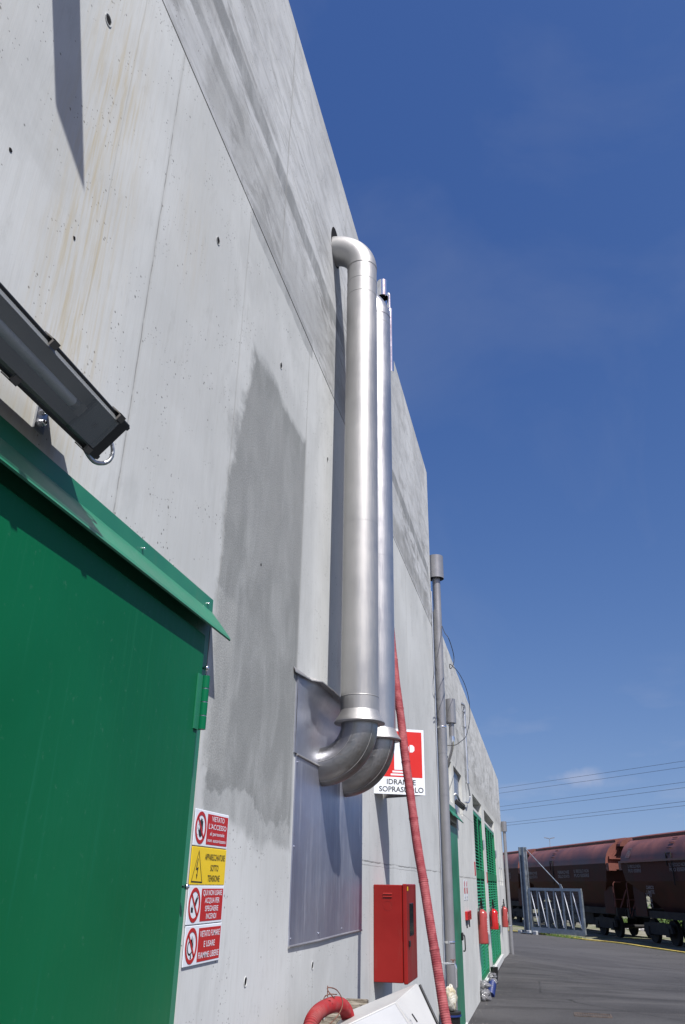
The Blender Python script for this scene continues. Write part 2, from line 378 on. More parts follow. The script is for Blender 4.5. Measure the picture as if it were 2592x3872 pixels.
# ------------------------------------------------------------------ materials
JZ = 4.545
M_near = concrete('cast_concrete', JZ,
    rects=[
        (2.60, 3.90, 2.3, 4.02, .20, 0, 0, .30, .05, (.40, .40, .395), .45),      # halo of smeared plaster
        (2.60, 3.67, 1.76, 3.86, .34, .012, .3, .22, .03, (.275, .278, .274), .85),  # plaster patch
        (2.62, 3.66, 1.88, 3.83, .30, .02, .6, .20, .016, (.215, .218, .214), .93),
        (2.62, 3.67, 2.9, 3.70, .65, .10, .9, .35, .06, (.265, .265, .262), .6),
        (2.58, 2.80, 1.95, 2.6, .12, .12, .2, .1, .02, (.33, .33, .32), .6),
        (1.2, 9.3, 5.13, 5.27, 0, 0, .06, .06, .012, (.20, .203, .206), .92),
        (-2., 2.42, 4.84, 4.93, 0, .4, .06, .06, .012, (.21, .213, .216), .85),
        (2.61, 3.72, 4.46, 4.60, 0, .2, .10, .10, .010, (.27, .272, .275), .85),
        (4.4, 9.4, 4.57, 4.80, .3, 0, .08, .22, .03, (.24, .238, .234), .7), (2.0, 5.4, 4.60, 5.02, .6, .6, .1, .6, .05, (.27, .268, .264), .6),
    ],
    rust=[(1.44, .30, 2.3, 4.6, .85), (2.05, .25, 3.4, 4.5, .3), (.6, .5, 2.4, 4.5, .4)],
    seams=[(1.80, 2.5, JZ, .005, .75), (2.60, 2.5, JZ, .003, .45), (3.665, 2.5, JZ, .004, .8), (1.50, 3.0, JZ, .0015, .35),
           (3.07, JZ, 6.9, .005, .8), (4.53, JZ, 6.9, .005, .7), (7.35, .2, JZ, .004, .8), (5.5, 0, 2.6, .003, .4), (6.4, 0, 2.0, .003, .3), (4.13, 0, 1.3, .002, .3),
           (6.2, JZ, 6.9, .005, .7), (8.3, JZ, 6.9, .005, .7)],
    hzs=[(5.73, 0, 9.5, .004, .8), (6.21, 1.5, 9.5, .003, .7), (1.733, 5.2, 9.5, .007, .8), (1.71, 5.2, 8.2, .004, .5), (5.45, 2.7, 4.6, .003, .5)])
M_far = concrete('cast_concrete_low', 3.18,
    rects=[(11.0, 14.0, 3.0, 3.6, .5, .5, .2, .5, .08, (.36, .355, .345), .5), (13.6, 25.0, 3.10, 3.45, .6, .4, .1, .6, .10, (.32, .315, .305), .6)],
    seams=[(12.75, 0, 4.8, .006, .4), (14.2, 0, 4.8, .004, .3), (22.4, 0, 4.8, .01, .6), (23.6, 0, 4.8, .01, .5)],
    hzs=[(1.71, 11.7, 14.6, .012, .7), (2.58, 11.7, 14.6, .008, .7), (4.1, 9.6, 25.6, .008, .5), (3.5, 13.0, 25.6, .006, .5), (1.72, 21.8, 25.6, .012, .6)], tint=(1.06, 1.05, 1.02))
M_side = concrete('cast_concrete_plain', 50.)
M_dark = paint('dark_gap', (.012, .012, .013), .9, spec=.1)
M_groove = paint('joint_sealant', (.07, .07, .072), .9, spec=.1)
M_green = paint('green_gloss_paint', (.002, .112, .048), .38, .05, 1.5, spec=.14, bump=.02)
def greendoor():
    t = T('green_door_paint'); o = t.pos(); n = t.noise(o, 1.3, 4, .55); st = t.noise(t.map(o, (1, 16, .45)), 3, 5, .7); sp = t.noise(o, 38, 4, .7)
    c = t.mix(t.mr(n, .3, .7), (.0016, .092, .033), (.0030, .110, .042))
    c = t.mix(t.mr(st, .52, .75, 0, .35), c, (.012, .14, .075)); c = t.mix(t.mr(sp, .63, .72, 0, .35), c, (.05, .16, .10))
    h = t.ma('ADD', t.ma('MULTIPLY', n, 1.5), t.ma('MULTIPLY', t.noise(o, 90, 2), .01))
    t.set(col=c, rough=t.mr(st, .3, .7, .30, .44), spec=.13, normal=t.bump(h, .08, .03)); return t.m
M_door = greendoor()
M_green2 = paint('green_weathered_paint', (.02, .17, .095), .42, .08, 3, spec=.5, bump=.03, dirt=.22)
M_greenlv = paint('green_louvre_paint', (.012, .20, .085), .4, .08, 3)
M_greenback = paint('dark_green_backing', (.006, .10, .045), .6, .05, 3)
M_steel = metal('brushed_steel', (.43, .425, .42), .42, .56, (8, 8, .25), 5, .03, mt=.8)
M_steel2 = metal('bright_steel', (.50, .50, .505), .32, .42, (8, 8, .25), 5, .03, mt=.9)
M_elbow = metal('dull_elbow_steel', (.36, .355, .35), .32, .46, (3, 3, 3), 5, .06, stain=(.22, .185, .14))
M_galv = metal('galvanised_steel', (.58, .60, .64), .35, .5, (3, 3, 3), 6, .03)
M_galvgate = paint('galvanised_gate_steel', (.30, .34, .38), .45, .1, 6, metal=.75)
M_bright = metal('polished_steel', (.86, .87, .9), .08, .16, (3, 3, 3), 6, .01)
M_glintbar = paint('white_glint_bar', (.90, .92, .94), .2, .03, 8, spec=1.0)  # white colour stands in for the sun's glint on the gate diagonals
M_gutter = paint('grey_coated_pipe', (.29, .29, .305), .38, .05, 2, metal=.55)
def sheet():
    t = T('scratched_aluminium_sheet'); o = t.obj()
    sc1 = t.noise(t.map(o, (1, 13, .5)), 3, 5, .85)
    sc2 = t.noise(t.map(o, (1, 3.2, .2)), 3.4, 5, .75)
    bl = t.noise(o, 2.2, 4, .5)
    k = t.ma('ADD', t.mr(sc1, .52, .66, 0, .55), t.mr(sc2, .50, .66, 0, .25), clamp=True)
    c = t.mix(k, t.mix(t.mr(bl, .3, .7), (.29, .31, .40), (.40, .42, .51)), (.66, .67, .70))
    t.set(col=c, metal=.78, rough=t.mr(k, 0, 1, .38, .6), normal=t.bump(t.ma('ADD', t.ma('MULTIPLY', bl, 2.), t.ma('MULTIPLY', sc1, .06)), .14, .03))
    return t.m
M_sheet = sheet()
M_sheet2 = metal('crumpled_sheet', (.40, .42, .49), .36, .48, (2, 2, 2), 3, .05, .02, mt=.8)
M_red = paint('red_cabinet_paint', (.21, .008, .006), .36, .06, 2.5, spec=.4, dirt=.22)
M_redext = paint('red_extinguisher_paint', (.30, .045, .040), .36, .05, 3, spec=.6)
M_redext2 = paint('bright_red_extinguisher_paint', (.40, .010, .010), .2, .04, 3, spec=.7)
M_redsign = paint('red_sign_film', (.53, .014, .010), .4, .03, 3)
M_redsign2 = paint('deep_red_sign_film', (.40, .010, .008), .45, .03, 3)
M_white = paint('white_sign_film', (.66, .70, .76), .4, .02, 3)
M_yellow = paint('yellow_sign_film', (.72, .50, .008), .4, .02, 3)
M_black = paint('black_print', (.012, .012, .012), .5, .0, 3)
M_blackpl = paint('black_plastic', (.014, .014, .015), .4, .1, 5)
M_greyprint = paint('grey_print', (.35, .36, .38), .5, .0, 3)
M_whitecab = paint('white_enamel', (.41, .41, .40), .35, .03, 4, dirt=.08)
M_whitecab2 = paint('white_enamel_shaded', (.34, .35, .365), .4, .03, 4, dirt=.05)  # darker, bluer copy of the enamel; side-face shade put into the colour
def hose_mat(name, c1, c2, c3):
    t = T(name); o = t.obj(); n = t.noise(o, 22, 5, .65); n2 = t.noise(o, 5, 4, .6)
    c = t.mix(t.mr(n, .35, .65), c1, c2); c = t.mix(t.mr(n2, .52, .7, 0, .5), c, c3)
    t.set(col=c, rough=.75, spec=.3, normal=t.bump(n, .5, .004)); return t.m
M_hose = hose_mat('dusty_red_hose', (.21, .033, .042), (.31, .085, .092), (.13, .014, .022))
M_hose2 = hose_mat('red_ribbed_hose', (.25, .008, .012), (.20, .02, .025), (.26, .13, .12))
def wood():
    t = T('weathered_wood'); o = t.obj()
    g = t.noise(t.map(o, (3, 3, 30), rot=(.4, .3, 0)), 5, 6, .65, .5); n = t.noise(o, 12, 4)
    c = t.mix(t.mr(g, .35, .65), (.085, .07, .055), (.30, .27, .22)); c = t.mix(t.mr(n, .5, .75, 0, .5), c, (.22, .2, .17))
    t.set(col=c, rough=.88, spec=.2, normal=t.bump(g, .6, .006)); return t.m
M_wood = wood()
M_drain = paint('worn_iron_grate', (.085, .065, .055), .85, .3, 12)
M_rust = paint('rusty_wire', (.16, .07, .045), .8, .3, 30)
M_glass = T('lamp_cover_plastic').set(col=(.36, .38, .39), rough=.16, alpha=.48, spec=.6).m
M_tube = paint('fluorescent_tube', (.62, .64, .66), .3, .02)
M_reflect = paint('lamp_gear_tray', (.30, .285, .27), .5, .05, 8)
M_lampgrey = paint('lamp_end_plate', (.06, .068, .074), .55, .05, 8)
M_lampdark = paint('lamp_housing', (.030, .032, .034), .45, .1, 8)
M_clip = paint('lamp_clip_steel', (.16, .15, .14), .5, .05, 8, metal=.4)
M_cable = paint('black_cable', (.02, .02, .022), .6, 0)
M_winglass = T('dark_window_glass').set(col=(.02, .025, .03), rough=.08, spec=.7).m
M_panel = paint('blue_grey_pane_shade', (.13, .15, .20), .3, .08, 3, spec=.6)  # bluish niche shade and glass reflection put into the pane colour
def asphalt():
    t = T('asphalt'); o = t.pos()
    g = t.noise(o, 160, 3, .7); b = t.noise(o, .35, 6, .6, .3); s_ = t.noise(t.map(o, (.35, 1.3, 1), rot=(0, 0, R(20))), .9, 6, .65, .6)
    c = t.mix(t.mr(b, .35, .65), (.036, .035, .037), (.056, .055, .057))
    c = t.mix(t.mr(s_, .42, .62, 0, .8), c, (.022, .021, .022))
    s2_ = t.noise(t.map(o, (.25, 1.6, 1), rot=(0, 0, R(-28)), loc=(7, 3, 0)), .7, 6, .7, .9)
    c = t.mix(t.mr(s2_, .52, .66, 0, .6), c, (.075, .072, .072))
    c = t.mix(t.mr(g, .52, .7, 0, .7), c, (.14, .137, .133))
    g2 = t.noise(o, 45, 4, .75); c = t.mix(t.mr(g2, .56, .72, 0, .6), c, (.018, .018, .018))
    y = t.sep(o)[1]
    c = t.mix(t.mr(y, 18, 34, 0, .55), c, (.085, .083, .085))
    v = t.vor(o, 2.3); rr = t.noise(v.outputs['Position'], 5.1, 0)
    sp = t.ma('MULTIPLY', t.mr(v.outputs['Distance'], .02, .045, 1, 0), t.mr(rr, .6, .64))
    c = t.mix(t.ma('MULTIPLY', sp, .6), c, (.35, .34, .32))
    ck = t.vor(t.map(o, (.45, .45, 1)), 1.0); ck.feature = 'DISTANCE_TO_EDGE'
    wv = t.noise(o, 3.5, 5, .7); cr_ = t.ma('ADD', ck.outputs['Distance'], t.ma('MULTIPLY', t.ma('SUBTRACT', wv, .5), .05))
    kk = t.ma('MULTIPLY', t.mr(t.ma('ABSOLUTE', cr_), .002, .009, 1, 0), t.mr(t.noise(o, .4, 2), .5, .58))
    c = t.mix(t.ma('MULTIPLY', kk, .7), c, (.012, .012, .012))
    t.set(col=c, rough=.82, spec=.3, normal=t.bump(g, .5, .006)); return t.m
M_asph = asphalt()
def earth():
    t = T('dry_earth'); o = t.pos(); n = t.noise(o, 1.2, 6, .65); g = t.noise(o, 30, 3, .6)
    c = t.mix(t.mr(n, .4, .6), (.10, .115, .05), (.24, .22, .18)); c = t.mix(t.mr(g, .5, .75, 0, .6), c, (.34, .33, .31))
    t.set(col=c, rough=.95, spec=.1); return t.m
M_earth = earth()
M_yline = paint('yellow_kerb_paint', (.62, .46, .10), .7, .15, 3)
M_rail = paint('rusty_rail', (.11, .075, .06), .6, .15, 4)
M_oxide = paint('oxide_red_paint', (.175, .070, .060), .5, .22, .7, spec=.35)
M_oxshade = paint('shaded_oxide_paint', (.060, .022, .018), .75, .2, .9, spec=.2)  # oxide red darkened for parts below the ledge; shade put into the colour
M_oxide2 = paint('bright_oxide_paint', (.135, .040, .028), .6, .12, 1.2)
M_under = paint('grimy_underframe', (.012, .010, .010), .8, .2, 3)
M_letter = paint('faded_white_lettering', (.17, .15, .155), .7, .05)
def leafm():
    t = T('leaves'); o = t.obj(); n = t.noise(o, 3., 3)
    t.set(col=t.mix(t.mr(n, .35, .65), (.045, .10, .02), (.12, .17, .04)), rough=.6, spec=.3); return t.m
M_leaf = leafm()

# ------------------------------------------------------------------ ground
def zg(x, y): return -.45 * S((y - 14) / 14) * max(S((x - .1) / 3), S((y - 27) / 8))
CURB = [(-6.0, 54.0), (-1.2, 46.5), (1.12, 42.87), (1.8, 41.74), (2.58, 40.12), (3.41, 39.03), (4.12, 37.82), (4.77, 36.14), (5.36, 34.75), (6.5, 31.8), (9.7, 22.5), (20., -9.), (37., -60.)]
def curbx(y):
    for (x0, y0), (x1, y1) in zip(CURB, CURB[1:]):
        if y0 >= y >= y1: return x0 + (x1 - x0) * (y0 - y) / (y0 - y1)
    return CURB[-1][0]
mb = MB(); ys = [-60, -30, -10, 0, 5, 10] + [14 + .5 * i for i in range(80)]; fr = [0, .3, .55, .62, .66, .7, .74, .78, .82, .86, .9, .95, 1]
for y in ys:
    xr = curbx(y)
    for f_ in fr: x = -60 + (xr + 60) * f_; mb.v.append((x, y, zg(x, y) + .004))
nf = len(fr)
for j in range(len(ys) - 1):
    for i in range(nf - 1): mb.f.append((j * nf + i, j * nf + i + 1, (j + 1) * nf + i + 1, (j + 1) * nf + i)); mb.sm.append(True)
g = mb.build('asphalt_yard', M_asph); g['kind'] = 'structure'
mb = MB(); us = [-300, -60, -20, -8, -3, -1, -.3, 0, .5, 1, 2, 3, 5, 8, 15, 40, 120, 500]; ys2 = ys + [56, 60, 80, 120, 250, 700]
for y in ys2:
    c_ = curbx(y) if y <= 54 else -6 + (54 - y) * .35
    for u_ in us: x = c_ + u_; mb.v.append((x, y, zg(x, y) - (.25 if u_ < -.1 and y < 54 else .03)))
nf = len(us)
for j in range(len(ys2) - 1):
    for i in range(nf - 1): mb.f.append((j * nf + i, j * nf + i + 1, (j + 1) * nf + i + 1, (j + 1) * nf + i)); mb.sm.append(True)
g = mb.build('ground', M_earth); g['kind'] = 'structure'
# yellow painted kerb
mb = MB(); cp = smooth_path([(x, y, 0) for x, y in CURB[1:-1]], 6)
vs = []
for i, p in enumerate(cp):
    d = (cp[min(i + 1, len(cp) - 1)] - cp[max(i - 1, 0)]).normalized(); n_ = Vector((-d.y, d.x, 0))
    for o_, h in ((-.07, -.05), (-.06, .05), (.06, .05), (.07, -.05)):
        q = p + n_ * o_; vs.append((q.x, q.y, zg(p.x, p.y) + h))
mb.add(vs, [(i * 4 + k, i * 4 + k + 1, i * 4 + 4 + k + 1, i * 4 + 4 + k) for i in range(len(cp) - 1) for k in range(3)])
g = mb.build('kerb', M_yline); g['kind'] = 'structure'

# ------------------------------------------------------------------ wall builder
def wall_grid(mb, ys, zs, depth, zmap):
    """front face at x=0 split into cells; depth(yc, zc) gives the recess of each cell"""
    ny, nz = len(ys) - 1, len(zs) - 1
    D = [[depth((ys[i] + ys[i + 1]) / 2, (zs[j] + zs[j + 1]) / 2) for j in range(nz)] for i in range(ny)]
    def q(*p): mb.add([(x, y, zmap(y, z)) for x, y, z in p], [(0, 1, 2, 3)])
    for i in range(ny):
        for j in range(nz):
            d = D[i][j]; q((-d, ys[i], zs[j]), (-d, ys[i + 1], zs[j]), (-d, ys[i + 1], zs[j + 1]), (-d, ys[i], zs[j + 1]))
            if i + 1 < ny and D[i + 1][j] != d: e = D[i + 1][j]; q((-d, ys[i + 1], zs[j]), (-e, ys[i + 1], zs[j]), (-e, ys[i + 1], zs[j + 1]), (-d, ys[i + 1], zs[j + 1]))
            if j + 1 < nz and D[i][j + 1] != d: e = D[i][j + 1]; q((-d, ys[i], zs[j + 1]), (-e, ys[i], zs[j + 1]), (-e, ys[i + 1], zs[j + 1]), (-d, ys[i + 1], zs[j + 1]))
    return mb
# ---- tall block
b1 = thing('concrete_building', 'tall raw concrete block with green steel door and grey plaster patch, nearest the viewer', 'building', (0, 2, 0))
NY = 9.52
zt1 = lambda y, z: z if z < 6.4 else 6.63 + .0186 * (y - 2.9)
def dep1(y, z):
    if y < 2.56 and z < 2.44: return .16
    if JZ - .007 < z < JZ + .007: return .014
    return 0.
mb = MB(); wall_grid(mb, [-6, 2.56, 5, 7.5, NY], [-.6, 1.5, 2.44, JZ - .006, JZ + .006, 6.7], dep1, zt1)
mb.add([(0, NY, -.6), (-9, NY, -.6), (-9, NY, zt1(NY, 7)), (0, NY, zt1(NY, 7))], [(0, 1, 2, 3)])
mb.add([(0, -6, -.6), (-9, -6, -.6), (-9, -6, zt1(-6, 7)), (0, -6, zt1(-6, 7))], [(0, 1, 2, 3)])
mb.add([(-9, -6, -.6), (-9, NY, -.6), (-9, NY, zt1(NY, 7)), (-9, -6, zt1(-6, 7))], [(0, 1, 2, 3)])
mb.build('wall', M_near, b1)
mb = MB(); mb.add([(-.25, -6, zt1(-6, 7) - .02), (-9, -6, zt1(-6, 7) - .02), (-9, NY, zt1(NY, 7) - .02), (-.25, NY, zt1(NY, 7) - .02)], [(0, 1, 2, 3)])
mb.add([(0, -6, zt1(-6, 7)), (-.25, -6, zt1(-6, 7)), (-.25, NY, zt1(NY, 7)), (0, NY, zt1(NY, 7))], [(0, 1, 2, 3)]); mb.build('roof', M_side, b1)
mb = MB(); mb.box(-.0125, -.011, 2.55, NY - .01, JZ - .0058, JZ + .0058); mb.box(-.0125, -.011, -6, 2.55, JZ - .0058, JZ + .0058); mb.build('joint_sealant', M_groove, b1)
# form tie holes
for (y, z, r_) in ((1.33, 4.03, .020), (2.27, 4.02, .018), (3.16, 4.02, .018), (1.1, 3.18, .008), (1.39, 3.18, .008), (4.15, 4.01, .016), (4.12, 1.25, .017), (3.17, 1.27, .016), (7.0, 2.9, .012), (8.6, 1.25, .018), (1.75, 2.78, .007), (3.05, 2.87, .009)):
    h = MB(); M_ = frame_matrix((.0006, y, z), (0, 1, 0), (1, 0, 0))
    h.prism([(r_ * math.cos(a) * (.60 + .22 * rnd.random()), r_ * math.sin(a) * 1.0 * (.62 + .22 * rnd.random())) for a in [k * math.pi / 8 for k in range(16)]], M_, .0008)
    ho = h.build('tie_hole', M_dark, b1)
    if r_ > .015:
        h = MB(); h.ring(0, 0, r_ * .84, r_ * .98, M_, .0018, 20, 1.1); h.build('mortar_rim', M_side, ho)
# green door
dr = MB(); dr.box(-.03, .045, -5, 2.418, -.3, 2.362, bev=.003); door = dr.build('steel_door', M_door, b1)
f = MB(); f.box(-.10, .006, 2.43, 2.538, -.3, 2.436); f.box(-.10, .006, -5, 2.429, 2.37, 2.436); f.build('door_frame', M_green2, door)
gap = MB(); gap.box(-.155, -.075, -5, 2.5, -.3, 2.437); gap.build('door_gap', M_dark, door)
def hinge(parent, y, z, r_, hgt, n, pl):
    h = MB(); h.box(.0, .050, y - .045, y - .004, z - hgt, z); h.build('hinge_leaf', M_green2, parent)
    for k in range(n):
        z1 = z - hgt * k / n; z0 = z - hgt * (k + 1) / n + .0035
        h = MB(); h.tube([(.056, y, z0), (.056, y, z1)], r_, 20); h.build('hinge_knuckle', M_green, parent)
        if k < n - 1:
            h = MB(); h.tube([(.056, y, z0 - .003), (.056, y, z0)], r_ * .86, 16); h.build('hinge_washer', M_galv, parent)
hinge(door, 2.428, 2.222, .0135, .178, 4, 0)
def ball(mb, c, r_, n=14, sq=(1, 1, 1)):
    vs = []; fs = []
    for i in range(n // 2 + 1):
        th = math.pi * i / (n // 2)
        for k in range(n): ph = 2 * math.pi * k / n; vs.append((c[0] + sq[0] * r_ * math.sin(th) * math.cos(ph), c[1] + sq[1] * r_ * math.sin(th) * math.sin(ph), c[2] + sq[2] * r_ * math.cos(th)))
    for i in range(n // 2):
        for k in range(n): fs.append((i * n + k, i * n + (k + 1) % n, (i + 1) * n + (k + 1) % n, (i + 1) * n + k))
    mb.add(vs, fs, True); return mb
for z in (2.262, 1.585):
    q = MB(); q.tube([(.005, 2.475, z), (.03, 2.475, z)], .005, 10); ball(q, (.034, 2.475, z), .0095); q.build('bolt', M_bright, door)
# canopy over the door
cn = MB()
prof = [(0.0005, 2.535), (.004, 2.535), (.005, 2.487), (.078, 2.392), (.084, 2.380), (.080, 2.376), (.001, 2.470)]
y0, yi, yo = -5., 2.552, 2.585
n_ = len(prof)
cn.add([(x, y0, z) for x, z in prof] + [(x, (2.552), z) for x, z in prof], [tuple(range(n_)), tuple(range(n_, 2 * n_))[::-1]] + [(i, (i + 1) % n_, n_ + (i + 1) % n_, n_ + i) for i in range(n_)])
can = cn.build('door_canopy', M_green2, b1)
for y in (2.50, 1.98, 1.05):
    q = MB(); q.tube([(.003, y, 2.505), (.011, y, 2.505)], .004, 10); ball(q, (.010, y, 2.505), .0042); q.build('screw', M_bright, can)
q = MB(); q.box(-.004, .0025, 2.2, 2.50, 2.536, 2.545); q.build('mortar_bead', M_side, can)
# aluminium sheets with hood
def dented(mb, y0, y1, z0, z1, x, ny, nz, amp, th=.004, seed=0, xf=None):
    vs = []
    for j in range(nz + 1):
        for i in range(ny + 1):
            y = y0 + (y1 - y0) * i / ny; z = z0 + (z1 - z0) * j / nz
            e = min(i, ny - i, j, nz - j) / 3.; e = min(1, e)
            d = amp * e * mnoise.noise(Vector((y * 2.3 + seed, z * 2.7, seed)))
            vs.append((x + d + (xf(y, z) if xf else 0), y, z))
    nn = len(vs); fs = [(j * (ny + 1) + i, j * (ny + 1) + i + 1, (j + 1) * (ny + 1) + i + 1, (j + 1) * (ny + 1) + i) for j in range(nz) for i in range(ny)]
    mb.add(vs, fs, True)
    # rim
    for (a, b) in (((y0, z0), (y1, z0)), ((y1, z0), (y1, z1)), ((y1, z1), (y0, z1)), ((y0, z1), (y0, z0))):
        xa = xf(*a) if xf else 0; xb = xf(*b) if xf else 0
        mb.add([(x + xa, a[0], a[1]), (x + xb, b[0], b[1]), (0, b[0], b[1]), (0, a[0], a[1])], [(0, 1, 2, 3)])
    return mb
q = MB(); dented(q, 3.70, 5.235, 1.352, 2.150, .006, 30, 20, .004, seed=3)
q.build('metal_sheet', M_sheet, b1, label='large lower aluminium sheet with vertical scratches')
def bulge(y, z):
    return .002 * math.sin(math.pi * (z - 2.15) / .40) * (1 + .7 * math.sin(y * 7)) + .040 * S((z - 2.43) / .11) * S((y - 3.68) / .25)
q = MB(); dented(q, 3.665, 5.235, 2.158, 2.545, .008, 46, 16, .012, seed=9, xf=bulge)
up_sheet = q.build('metal_sheet', M_sheet2, b1, label='upper crumpled aluminium sheet round the pipe elbows')
for yy, zz in ((3.72, 1.38), (4.2, 1.38), (4.7, 1.38), (3.72, 1.75), (3.72, 2.12), (4.45, 2.12), (5.21, 1.38), (5.21, 1.75)):
    q = MB(); q.tube([(.006, yy, zz), (.0085, yy, zz)], .005, 10); q.build('rivet', M_sheet2, up_sheet)
q = MB(); q.tube([(.008, 3.70, 2.153), (.008, 5.235, 2.153)], .006, 8); q.build('sheet_seam', M_steel, up_sheet)
hd = MB(); hp = [(0, 3.61), (.03, 3.80), (.075, 3.84), (.085, 4.05), (.075, 4.35), (.07, 5.25)]
vs = [(.0, y, 2.557) for x, y in hp] + [(x + .012, y, 2.532) for x, y in hp] + [(.0, y, 2.551) for x, y in hp] + [(x + .011, y, 2.527) for x, y in hp]
k = len(hp); hd.add(vs, [(i, i + 1, k + i + 1, k + i) for i in range(k - 1)] + [(2 * k + i, 2 * k + i + 1, 3 * k + i + 1, 3 * k + i) for i in range(k - 1)] + [(k + i, k + i + 1, 3 * k + i + 1, 3 * k + i) for i in range(k - 1)])
hd.build('metal_hood', M_steel, b1)
q = MB(); q.tube([(.004, 3.70, 1.350), (.006, 4.2, 1.348), (.005, 4.7, 1.351), (.004, 5.24, 1.350)], .006, 10); q.build('sheet_edge_roll', M_steel, b1)

# ---- low block
b2 = thing('concrete_building', 'lower concrete block farther along with green louvred doors and window niches', 'building', (0, 17, 0))
FY = 25.6
zt2 = lambda y, z: z if z < 4.2 else 4.80 - .0163 * (y - 9.9)
HOLES = [(10.55, 11.20, 2.60, 3.13, .045), (11.50, 12.70, 2.54, 3.13, .055), (10.5, 11.60, -.3, 2.36, .12), (14.75, 17.0, .17, 3.08, .24), (17.75, 21.45, .16, 3.06, .26), (22.75, 23.15, 1.63, 2.05, .05), (23.75, 24.2, 1.63, 2.05, .05)]
def dep2(y, z):
    for a, b, c, d, e in HOLES:
        if a < y < b and c < z < d: return e
    return 0.
ysb = sorted({NY + .002, FY} | {h[0] for h in HOLES} | {h[1] for h in HOLES}); zsb = sorted({-.8, 4.5} | {h[2] for h in HOLES} | {h[3] for h in HOLES})
mb = MB(); wall_grid(mb, ysb, zsb, dep2, zt2)
mb.add([(0, FY, -.8), (-9, FY, -.8), (-9, FY, zt2(FY, 5)), (0, FY, zt2(FY, 5))], [(0, 1, 2, 3)])
mb.add([(-9, NY, -.8), (-9, FY, -.8), (-9, FY, zt2(FY, 5)), (-9, NY, zt2(NY, 5))], [(0, 1, 2, 3)])
mb.build('wall', M_far, b2)
mb = MB(); mb.add([(0, NY, zt2(NY, 5)), (-9, NY, zt2(NY, 5)), (-9, FY, zt2(FY, 5)), (0, FY, zt2(FY, 5))], [(0, 1, 2, 3)]); mb.build('roof', M_side, b2)
for (a, b, c, d, e) in HOLES[:2]:
    q = MB(); q.box(-e + .001, -e + .008, a + .001, b - .001, c + .001, d - .001); wd = q.build('window', M_gutter, b2)
    q = MB(); q.box(-e + .0085, -e + .011, a + .03, b - .03, c + .03, d - .03); q.build('pane', M_panel, wd)
for a, b in ((14.72, 17.2), (17.72, 21.6), (10.45, 11.65)):
    q = MB(); q.box(.0, .03, a, b, .02, .155 if a > 12 else .06, bev=.01); q.build('door_sill', M_side, b2)
# small green door with canopy
q = MB(); q.box(-.05, .012, 10.5, 11.55, -.2, 2.30, bev=.004); d2 = q.build('steel_door', M_green2, b2)
q = MB(); q.box(.013, .04, 11.41, 11.47, .97, 1.06, bev=.008); q.tube(smooth_path([(.03, 11.44, 1.04), (.055, 11.44, 1.02), (.058, 11.44, .94), (.055, 11.44, .86), (.03, 11.44, .85)], 5), .008, 8); q.build('door_handle', M_blackpl, d2)
q = MB(); q.add([(.001, 10.4, 2.50), (.09, 10.4, 2.39), (.09, 11.70, 2.39), (.001, 11.70, 2.50), (.001, 10.4, 2.49), (.085, 10.4, 2.38), (.085, 11.70, 2.38), (.001, 11.70, 2.49)], [(0, 1, 2, 3), (4, 5, 6, 7), (0, 1, 5, 4), (1, 2, 6, 5), (2, 3, 7, 6)])
q.box(.0, .004, 10.4, 11.66, 2.5, 2.55); q.build('door_canopy', M_green2, b2)
# louvred doors
def louvre(a, b, c, d, e, leaves, lab, dt):
    fr_ = MB(); x1 = -.012; x0 = -.055
    fr_.box(x0, x1, a + .004, a + .06, c, dt); fr_.box(x0, x1, b - .06, b - .004, c, dt)
    fr_.box(x0, x1, a + .061, b - .061, dt - .06, dt); fr_.box(x0, x1, a + .061, b - .061, c, c + .07)
    mid = c + (dt - c) * .62
    wdt = (b - a - .14) / leaves
    o = fr_.build('louvred_door', M_greenlv, b2, label=lab)
    bk = MB(); bk.box(-.09, -.075, a + .02, b - .02, c, dt); bk.build('backing', M_greenback, o)
    hd_ = MB(); hd_.box(-.05, -.008, a + .004, b - .004, dt + .002, dt + .05); hd_.build('head_bar', M_side, o)
    md = MB(); md.box(x0, x1 + .006, a + .061, b - .061, mid - .09, mid + .05); md.build('middle_rail', M_greenlv, o)
    for k in range(1, leaves):
        st = MB(); yy = a + .07 + wdt * k; st.box(x0 - .004, x1 + .004, yy - .03, yy + .03, c + .071, mid - .091); st.box(x0 - .004, x1 + .004, yy - .03, yy + .03, mid + .051, dt - .061); st.build('stile', M_greenlv, o)
    for k in range(leaves):
        sl_ = MB(); ya, yb = a + .07 + wdt * k + .032, a + .07 + wdt * (k + 1) - .032
        for (zz0, zz1) in ((c + .08, mid - .10), (mid + .06, dt - .07)):
            nn = int((zz1 - zz0) / .05)
            for i in range(nn):
                z_ = zz0 + (zz1 - zz0) * (i + .5) / nn
                u0, u1 = x0 + .004, x1 - .004
                sl_.add([(u0, ya, z_ + .022), (u1, ya, z_ - .016), (u1, yb, z_ - .016), (u0, yb, z_ + .022), (u0, ya, z_ + .018), (u1, ya, z_ - .020), (u1, yb, z_ - .020), (u0, yb, z_ + .018)], [(0, 1, 2, 3), (4, 5, 6, 7), (1, 2, 6, 5)])
        sl_.build('louvre_slats', M_greenlv, o)
    for z_ in (c + .45, dt - .55):
        h = MB(); h.tube([(x1 + .014, b + .03, z_), (x1 + .014, b + .03, z_ + .16)], .02, 10); h.box(-.004, .006, b - .06, b + .05, z_, z_ + .16); h.build('hinge', M_galv, o)
louvre(14.75, 17.0, .17, 3.08, .24, 2, 'nearer green louvred door in its niche', 2.82)
louvre(17.75, 21.45, .16, 3.06, .26, 4, 'farther wide green louvred door in its niche', 2.80)

